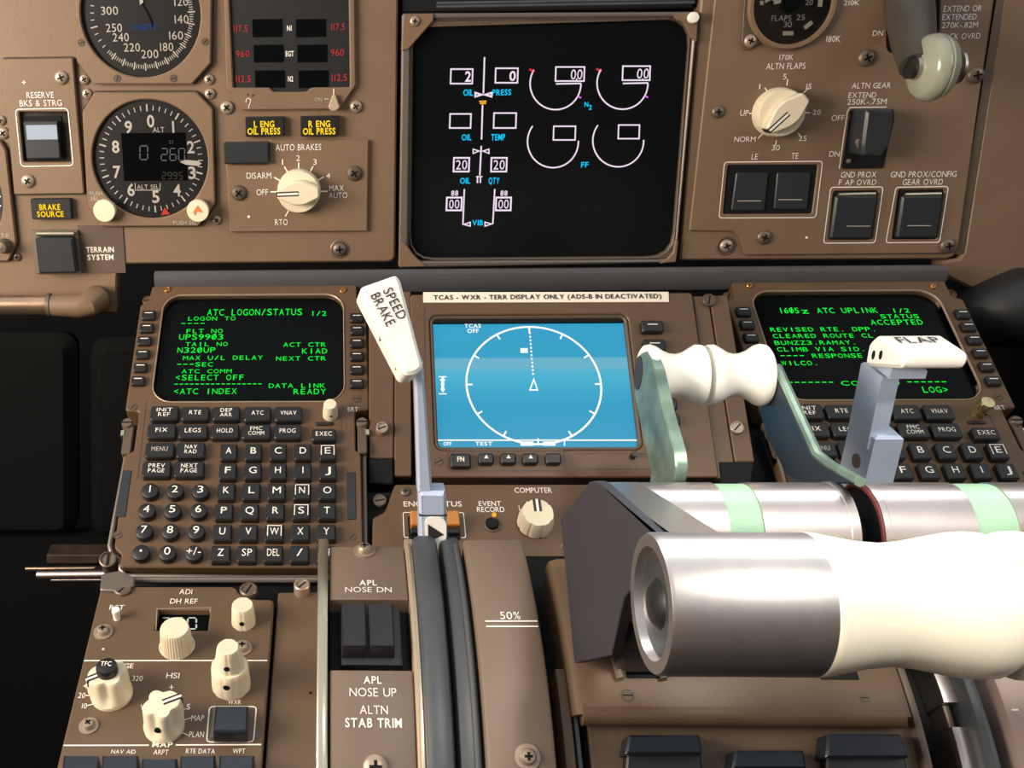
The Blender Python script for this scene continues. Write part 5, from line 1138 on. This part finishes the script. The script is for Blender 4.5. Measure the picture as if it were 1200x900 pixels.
# --- speed brake lever
XS = Q(511, 642, 0)[0]; PB = QP(XS, Q(511, 642)[1], -.01)
t = T('speed_brake_lever', 'white SPEED BRAKE handle on a pale blue metal stem', 'lever', WP, tuple(PB))
YS = PB.y+.004
def atp(px, py, y0, k):   # point on a plane leaning: Y = y0 + k*(Z - base)
    d = ray(px, py); s = (y0-CAM.y+k*(CAM.z-PB.z))/(d.y-k*d.z); return CAM+d*s
KS = .10
ST = Plane(Vector((XS, YS, PB.z)), (1, 0, 0), Vector((0, KS, 1)).normalized(), Vector((0, -1, KS)).normalized())
sm = lambda a, q, h: tuple(ST.pt(a, q, h))
def sprism(b, px, h0, h1, m, bev=0.0, r=0.0):
    L = [ST.uv(x, y, h1) for x, y in px]; L = rpoly(L, r) if r else L
    b.prism(L, h0, h1, m, bev, mapf=sm)
b = MB(); sprism(b, [(485.5, 425), (496, 425), (507, 578), (489.5, 578)], -.007, .002, BLUALU, .0012); t.part('stem', b)
b = MB(); sprism(b, [(491, 577), (523, 577), (525, 640), (491.5, 640)], -.008, .0035, BLUALU, .0018, .001); col_ = t.part('collar', b)
b = MB(); sprism(b, [(491, 603.4), (524, 603.4), (524, 605), (491, 605)], .0, .00365, SWITCH); t.part('joint_line', b, parent=col_)
b = MB(); L = [ST.uv(x, y, .004) for x, y in ((502, 606), (517, 606), (523, 612), (523, 632), (517, 643), (508, 643), (499, 634), (498, 612))]; b.prism(rpoly(L, .003), .003, .0042, OFFWHITE, mapf=sm)
L = [ST.uv(x, y, .0044) for x, y in ((501.5, 614.5), (520, 626.5), (502, 635))]; b.prism(L, .004, .0045, BLKTXT, mapf=sm); t.part('arrow_sticker', b, label='white sticker with a black triangle')
HS = Plane(ST.pt(*ST.uv(460, 385, .010), .010), (1, 0, 0), Vector((0, .75, 1)).normalized(), Vector((0, -1, .75)).normalized())
b = MB(); L = rpoly([HS.uv(x, y) for x, y in ((420.5, 337), (464.5, 321.5), (469.5, 328), (496.5, 430), (488.5, 437.5), (474, 440))], [.003, .002, .002, .002, .002, .003])
b.prism(L, -.017, 0, OFFWHITE, .0016, mapf=lambda a, q, h: tuple(HS.pt(a+(-h)*-.10, q-(-h)*.0, h)))
hd = t.part('handle', b, label='white tapered handle')
b = MB(); p0, p1 = Vector(HS.uv(445, 335)), Vector(HS.uv(470, 376)); 
def rtext(b, s, A, B, hgt):
    A = Vector(HS.uv(*A)); B = Vector(HS.uv(*B)); d = (B-A); W_ = d.length; d.normalize(); nn = Vector((-d.y, d.x))
    b.text(s, 0, W_, 0, hgt, .0004, BLKTXT, False, mapf=lambda a, q, h: tuple(HS.pt(A.x+d.x*a+nn.x*q, A.y+d.y*a+nn.y*q, h)))
rtext(b, 'SPEED', (448.2, 341), (466.8, 375.8), .0046); rtext(b, 'BRAKE', (433.7, 347), (453.4, 383.5), .0046)
t.part('lettering', b, parent=hd, label='black words SPEED BRAKE')
b = MB()
for x, y in ((445.3, 395), (464, 429)):
    a_ = HS.uv(x, y, -.009); b.box(a_[0]-.0004, a_[0]+.0006, a_[1]-.0018, a_[1]+.0018, -.010, -.008, DKSTEEL)
b2 = MB(); b2.V = [tuple(HS.pt(*v)) for v in b.V]; b2.F, b2.I, b2.M = b.F, b.I, b.M; t.part('set_screw', b2, parent=hd)

# --- thrust levers
X0 = Q(672, 776, .008)[0]
pF = atX(774, 707, X0); depth = (atX(774, 708, X0)-atX(774, 707, X0)).length   # metres per pixel at the grip
RF = 82.5*depth
nearY = pF.y; pF = Vector((X0, pF.y, pF.z))
pRtop = atX(693, 565, X0); dR = (atX(693, 566, X0)-pRtop).length; RR = .021
dv = (pRtop-CAM); dv.x = 0; dv.normalize(); nv = Vector((0, dv.z, -dv.y)); nv = nv if nv.z < 0 else -nv
pR = Vector((X0, pRtop.y, pRtop.z))+nv*RR+dv*.004
xat = lambda px, P, py: atY(px, py, P.y).x
RT, RGR = pR, pF
def hull(c1, r1, c2, r2, n=20):
    """convex outline around two circles in the YZ plane"""
    P_ = []
    for c, r in ((c1, r1), (c2, r2)):
        for k in range(48): P_.append((c.y+r*cos(2*pi*k/48), c.z+r*sin(2*pi*k/48)))
    P_ = sorted(set(P_))
    def half(ps):
        o = []
        for p in ps:
            while len(o) > 1 and (o[-1][0]-o[-2][0])*(p[1]-o[-2][1])-(o[-1][1]-o[-2][1])*(p[0]-o[-2][0]) <= 0: o.pop()
            o.append(p)
        return o
    return half(P_)[:-1]+half(P_[::-1])[:-1]
xg = lambda px: xat(px, pF, 707)     # lateral position at the grip row
xr = lambda px: xat(px, pR, 600)     # at the rear tube row
t = T('thrust_lever', 'left thrust lever with charcoal side plate, metal sleeve and cream grip', 'lever', WP, tuple(QP(X0, Q(745, 780)[1], .006)), 'thrust levers')
yz = lambda px, py: (atX(px, py, X0).y, atX(px, py, X0).z)
L_ = [yz(*q) for q in ((657, 609), (690, 565), (697, 563.5), (704, 567))]+[(pF.y+RF*.985*cos(radians(k)), pF.z+RF*.985*sin(radians(k))) for k in (98, 84, 70, 56, 42, 28, 14, 0, -10)]+[yz(*q) for q in ((746, 695), (738, 692), (731, 700), (716, 768), (673, 777))]
b = MB(); b.prism(L_, -.004, 0, CHEEK, .0004, mapf=lambda a, q, h: (X0-h, a, q))
t.part('side_plate', b, label='charcoal side plate')
b = MB(); H = hull(pR, RR, pF, RF*.97); b.prism(H, X0+.004, xg(850), ALU, .0008, mapf=lambda a, q, h: (h, a, q)); t.part('head_casting', b, label='silver head casting')
b = MB(); e0 = xg(762)
c2 = (pF.y, pF.z)
b.lathe([(RF*.76, e0+.003), (RF*.80, e0), (RF*.97, e0), (RF, e0+.0012), (RF, xg(944)), (RF*.97, xg(944))], c2, SLEEVE, 64, 'x'); sl_ = t.part('end_sleeve', b, label='brushed metal sleeve with an open end')
b = MB(); b.lathe([(RF*.765, e0+.0028), (RF*.72, e0+.013), (0, e0+.0132)], c2, mat('dark_bore', srgb(96, 100, 100), .3, metal=.7), 48, 'x'); b.lathe([(RF*.40, e0+.013), (RF*.38, e0+.003), (RF*.25, e0+.0006), (0, e0+.0002)], (c2[0]+.001, c2[1]-.001), KEY, 28, 'x'); t.part('disconnect_button', b, parent=sl_, label='black push button in the sleeve end')
gp = [(940, 80), (946, 83), (954, 82.5), (975, 78.5), (1005, 73), (1035, 70.5), (1060, 72.5), (1090, 78), (1118, 83), (1135, 84), (1150, 83), (1160, 79), (1164, 74), (1164, 30)]
b = MB(); b.lathe([(r*depth, xg(x)) for x, r in gp], c2, IVORY, 64, 'x'); t.part('grip', b, label='cream waisted grip')
b = MB(); b.lathe([(RR*.9, X0+.005), (RR*.995, X0+.0052), (RR*.995, xr(838)), (RR*.9, xr(839)), (RR*.9, xr(876)), (RR*.995, xr(877)), (RR*.995, xr(974)), (RR*1.01, xr(975)), (RR*1.01, xr(985)), (RR*.5, xr(986))], (pR.y, pR.z), ALU, 64, 'x'); tb = t.part('rear_tube', b, label='silver rear tube')
b = MB(); b.lathe([(RR*.93, xr(838)), (RR*.97, xr(838.5)), (RR*.97, xr(876.5)), (RR*.93, xr(877))], (pR.y, pR.z), GREENB, 64, 'x'); t.part('green_band', b, parent=tb, label='pale green band')
# bellows boot round the shaft
XBt = Q(748, 783, .007)[0]; bt = QP(XBt, Q(748, 774, .007)[1], .0075); tp = Vector((XBt, pF.y*.35+pR.y*.65, (pF.z*.35+pR.z*.65)-.010))
b = MB(); n = 14; V = []; Fs = []
for i in range(2*n+1):
    f = i/(2*n); c_ = bt.lerp(tp, f); wd_ = (.0115, .012) if i % 2 else (.0102, .0106)
    sec = rrect(-wd_[0], wd_[0], -wd_[1]*(1-f*.25), wd_[1]*(1-f*.25), .004, 4)
    V += [(c_.x+x, c_.y+y*.5, c_.z+y*.2) for x, y in sec]
k = len(sec)
for i in range(2*n):
    for j in range(k): q = (j+1) % k; Fs.append((i*k+j, i*k+q, (i+1)*k+q, (i+1)*k+j))
b.add(V, Fs, mat('dark_bellows_rubber', srgb(82, 78, 78), .6)); t.part('bellows_boot', b, label='dark ribbed rubber boot')
b = MB(); qb = Q(722, 788, .007); 
for px in (720, 771): p_ = QP(Q(px, 787, .007)[0], Q(px, 787, .007)[1], .007); b.tube([tuple(p_+Vector((0, .006, .006))), tuple(p_+Vector((.001, 0, .0035))), tuple(p_+Vector((.002, -.004, 0)))], .0022, DKSTEEL, 8)
t.part('boot_clip', b)
# right thrust lever (mostly hidden; cut by the picture edge)
t = T('thrust_lever', 'right thrust lever at the picture edge, its grip touching the left one', 'lever', WP, tuple(QP(xg(1400), Q(745, 780)[1], .006)), 'thrust levers')
b = MB(); b.lathe([(30*depth, xg(1165)), (74*depth, xg(1165)), (79*depth, xg(1168)), (84*depth, xg(1180)), (84.5*depth, xg(1195)), (82*depth, xg(1215)), (75*depth, xg(1250)), (72*depth, xg(1290)), (83*depth, xg(1400)), (83*depth, xg(1560)), (60*depth, xg(1561))], c2, IVORY, 64, 'x'); t.part('grip', b, label='cream waisted grip')
b = MB(); b.lathe([(RR*.96, xr(1012)), (RR*1.01, xr(1012)), (RR*1.01, xr(1019)), (RR*.995, xr(1020)), (RR*.995, xr(1118)), (RR*.9, xr(1119)), (RR*.9, xr(1164)), (RR*.995, xr(1165)), (RR*.995, xr(1420)), (RR*.5, xr(1421))], (pR.y, pR.z), ALU, 64, 'x'); tb = t.part('rear_tube', b, label='silver rear tube')
b = MB(); b.lathe([(RR*.93, xr(1118)), (RR*.97, xr(1118.5)), (RR*.97, xr(1164.5)), (RR*.93, xr(1165))], (pR.y, pR.z), GREENB, 64, 'x'); t.part('green_band', b, parent=tb, label='pale green band')
b = MB(); b.prism(hull(pR, RR*.9, pF, RF*.9), xg(1420), xg(1440), ALU, .0008, mapf=lambda a, q, h: (h, a, q)); t.part('head_casting', b)
b = MB(); b.lathe([(RR*.965, xr(1012)), (RR*.965, xr(1010.5)), (RR*.90, xr(1010)), (RR*.90, xr(1012)), (0, xr(1012))], (pR.y, pR.z), REDEDGE, 48, 'x'); b.lathe([(RR*.905, xr(1011.6)), (0, xr(1011.4))], (pR.y, pR.z), mat('near_black_drum', srgb(20, 22, 28), .5), 48, 'x'); b.lathe([(RR*.35, xr(984)), (RR*.35, xr(1012))], (pR.y, pR.z), BLACK, 24, 'x')
t.part('end_cap', b, parent=tb, label='near black end cap with a maroon edge')
# --- reverse thrust levers: spool grips on bent arms
XA0 = atY(754, 440, pR.y+.085).x
def spool(t, x0, x1, P, pr, mpx, open_left):
    b = MB(); b.lathe([(r*mpx, x0+(x1-x0)*f) for f, r in pr], (P.y, P.z), OFFWHITE, 56, 'x'); return t.part('spool_grip', b, label='white spool grip')
pS0 = atX(754, 440, XA0); mS = (atX(754, 441, XA0)-pS0).length; pS = pS0
xs_ = lambda px: xat(px, pS, 440)
prof = [(0, 22), (0, 33), (.03, 35.5), (.10, 36.5), (.18, 35), (.30, 29.5), (.42, 26), (.54, 25), (.66, 27), (.78, 32), (.88, 36), (.97, 35.5), (1, 30), (1, 6)]
t = T('reverse_thrust_lever', 'left reverse thrust lever, white spool on a green grey arm with painted reflections', 'lever', WP, tuple(atX(776, 572, XA0)), 'reverse thrust levers')
sp_ = spool(t, xs_(754), xs_(823), pS, [(f, r) for f, r in prof], mS, True)
pE = atX(750.5, 437, XA0); b = MB(); b.prism([(pE.y+.0055*cos(2*pi*k/20), pE.z+.0085*sin(2*pi*k/20)) for k in range(20)], XA0-.0006, XA0-.0012, CHEEK, mapf=lambda a, q, h: (h, a, q)); t.part('end_slot', b, parent=sp_)
b = MB(); plate_yz(b, [(744.5, 430), (749, 415), (757, 411), (766, 432), (779, 490), (790, 528), (792, 546), (789, 567), (761, 567), (763, 552), (752, 505), (743, 460)], XA0-.0008, .005, ARM, .0006, .002); t.part('arm', b, label='green grey arm with painted reflections')
t = T('reverse_thrust_lever', 'right reverse thrust lever, white spool on a dark bent arm', 'lever', WP, tuple(atX(985, 575, xs_(897))), 'reverse thrust levers')
sp_ = spool(t, xs_(827), xs_(897), pS, [(1-f, r*1.0) for f, r in reversed(prof)], mS, False)
XB = xs_(897)
b = MB(); plate_yz(b, [(905, 432), (950, 533), (966, 546), (1003, 567), (942, 567), (921, 556), (902, 520), (890, 485), (896, 440)], XB, .004, ARMD, .0005, .002); t.part('arm', b, label='dark bent arm')
b = MB(); L = [atX(x, y, XB) for x, y in ((905, 431), (951, 533), (967, 546), (1001, 565.5))]; b.tube([(p.x+.002, p.y-.0006, p.z+.0006) for p in L], .0021, ARM, 8); t.part('arm_edge', b, label='pale front edge of the arm')  # pale tube along the front edge of the dark arm

# --- flap lever
YFp = atX(1036, 540, Q(1112, 790)[0]); XFl = YFp.x
t = T('flap_lever', 'white FLAP handle on a pale blue grey metal stem', 'lever', WP, (XFl, YFp.y, YFp.z-.03))
xl = lambda px, py: atY(px, py, YFp.y-.006).x
def zat(py, Y): return atY(1030, py, Y).z
Yn = YFp.y-.007; YfB = YFp.y+.013
b = MB(); x0_, x1_ = atY(1026.5, 480, Yn).x, atY(1047, 480, Yn).x
zt = zat(432, Yn); zb = zat(518, Yn)
def hexa(b, x0, x1, y0, y1, z0, z1, m, bev, sl=0.0, tw=0.0):
    b.prism([(x0, y0), (x1, y0), (x1, y1), (x0, y1)], z0, z1, m, bev, mapf=lambda a, q, h: (a+(h-z0)*tw, q+(h-z0)*sl, h))
zt = zat(444, Yn); hexa(b, x0_, x1_, Yn, YfB, zb-.004, zt, BLUALU, .001, sl=.03)
xt = atY(1080, 437, Yn).x; hexa(b, x0_+.0005, xt, Yn-.004, Yn+.008, zat(444, Yn-.004), zat(433, Yn-.004), BLUALU, .0008); t.part('stem', b)
b = MB(); xc0, xc1 = atY(1019.5, 540, Yn-.003).x, atY(1053, 540, Yn-.003).x; zc0 = zat(512, Yn-.003); hexa(b, xc0, xc1, Yn-.003, YfB+.0015, zat(640, Yn), zc0, BLUALU, .0014); cl = t.part('collar', b)
b = MB(); pc = atX(1004, 540, xc0); b.lathe([(.0036, xc0-.0007), (.0036, xc0+.0002), (.0026, xc0-.0002), (0, xc0-.0002)], (pc.y, pc.z), DKSTEEL, 20, 'x'); t.part('collar_screw', b, parent=cl)
# handle: profile swept along X
Yn = Yn-.017; xh0 = atY(1057, 424, Yn).x; xh1 = atY(1135, 424, Yn).x
zf0, zf1 = zat(432, Yn), zat(415, Yn); Yb = Yn+.030
zb1 = zat(390, Yb-.004); zb0 = zat(430, Yb)+.001
prof_ = rpoly([(Yn, zf0), (Yn, zf1), (Yb-.006, zb1), (Yb, zb1-.006), (Yb-.001, zb0)], [.003, .003, .008, .006, .004], 5)
xm_ = (xh0+xh1)/2
b = MB(); b.prism(prof_, xm_, xh1, OFFWHITE, .0016, mapf=lambda a, q, h: (h, a, q)); b.prism(prof_, xm_, xh0, OFFWHITE, .0016, mapf=lambda a, q, h: (h, a, q))
hd = t.part('handle', b, label='white wedge shaped handle')
d1 = Vector((Yb-.006-Yn, zb1-zf1)).normalized()
def topmap(a, q, h): return (a, Yn+d1.x*q-d1.y*h, zf1+d1.y*q+d1.x*h)
b = MB(); def_ = atY(1052, 396, Yn+.016).x; de2 = atY(1101, 396, Yn+.016).x; b.text('FLAP', def_, de2, .0125, .0195, .0004, BLKTXT, False, mapf=topmap); t.part('lettering', b, parent=hd, label='black word FLAP')
b = MB()
for px in (1024, 1032.5):
    p_ = atX(px, 416, xh0); b.prism([(p_.y+.0011*cos(2*pi*k/14), p_.z+.0022*sin(2*pi*k/14)) for k in range(14)], xh0+.0002, xh0-.0004, BLACK, mapf=lambda a, q, h: (h, a, q))
t.part('end_slots', b, parent=hd)

# ================================================================== FOOTWELLS
t = T('control_column_boot', 'black bulky covered shape at the right edge beside the right keypad unit', 'cover', WP, tuple(atY(1200, 470, .75)))
Yc = .66
P0 = atY(1128, 372, Yc); P1 = atY(1190, 360, Yc-.01); P2 = atY(1330, 362, Yc-.02)
GLOSSB = mat('black_leather', srgb(26, 28, 30), .42, noise=.15, nscale=30, spec=.6)
b = MB(); b.tube([tuple(P0+Vector((-.02, .02, -.01))), tuple(P0+Vector((0, .0, 0))), tuple(P1), tuple(P2)], [.008, .02, .026, .028], GLOSSB, 24); t.part('rolled_edge', b)
b = MB(); b.prism(rpoly([(P0.x-.012, P0.z), (P2.x, P2.z), (P2.x, P2.z-.5), (P0.x+.10, P0.z-.5)], .01), -(Yc-.012), -(Yc-.012)-.05, GLOSSB, .004, mapf=lambda a, q, h: (a, -h, q)); t.part('body', b)
t = T('rudder_pedal_assembly', 'dark rudder pedals with shiny rods, deep in the left footwell', 'pedals', WP, tuple(Vector((atY(70, 600, .94).x, .94, 0))))
def dtube(pxs, Y, r, m, lab):
    b = MB(); b.tube([tuple(atY(x, y, Y)) for x, y in pxs], r, m, 14); t.part('rod', b, label=lab)
dtube([(30, 666.5), (140, 665.5)], .66, .0016, CHROME, 'upper dull rod'); dtube([(44, 673.5), (140, 672.5)], .64, .0036, ALU, 'thick shiny rod'); dtube([(60, 679.5), (140, 679)], .64, .0014, ALU, 'thin lower rod')
Yp = .92
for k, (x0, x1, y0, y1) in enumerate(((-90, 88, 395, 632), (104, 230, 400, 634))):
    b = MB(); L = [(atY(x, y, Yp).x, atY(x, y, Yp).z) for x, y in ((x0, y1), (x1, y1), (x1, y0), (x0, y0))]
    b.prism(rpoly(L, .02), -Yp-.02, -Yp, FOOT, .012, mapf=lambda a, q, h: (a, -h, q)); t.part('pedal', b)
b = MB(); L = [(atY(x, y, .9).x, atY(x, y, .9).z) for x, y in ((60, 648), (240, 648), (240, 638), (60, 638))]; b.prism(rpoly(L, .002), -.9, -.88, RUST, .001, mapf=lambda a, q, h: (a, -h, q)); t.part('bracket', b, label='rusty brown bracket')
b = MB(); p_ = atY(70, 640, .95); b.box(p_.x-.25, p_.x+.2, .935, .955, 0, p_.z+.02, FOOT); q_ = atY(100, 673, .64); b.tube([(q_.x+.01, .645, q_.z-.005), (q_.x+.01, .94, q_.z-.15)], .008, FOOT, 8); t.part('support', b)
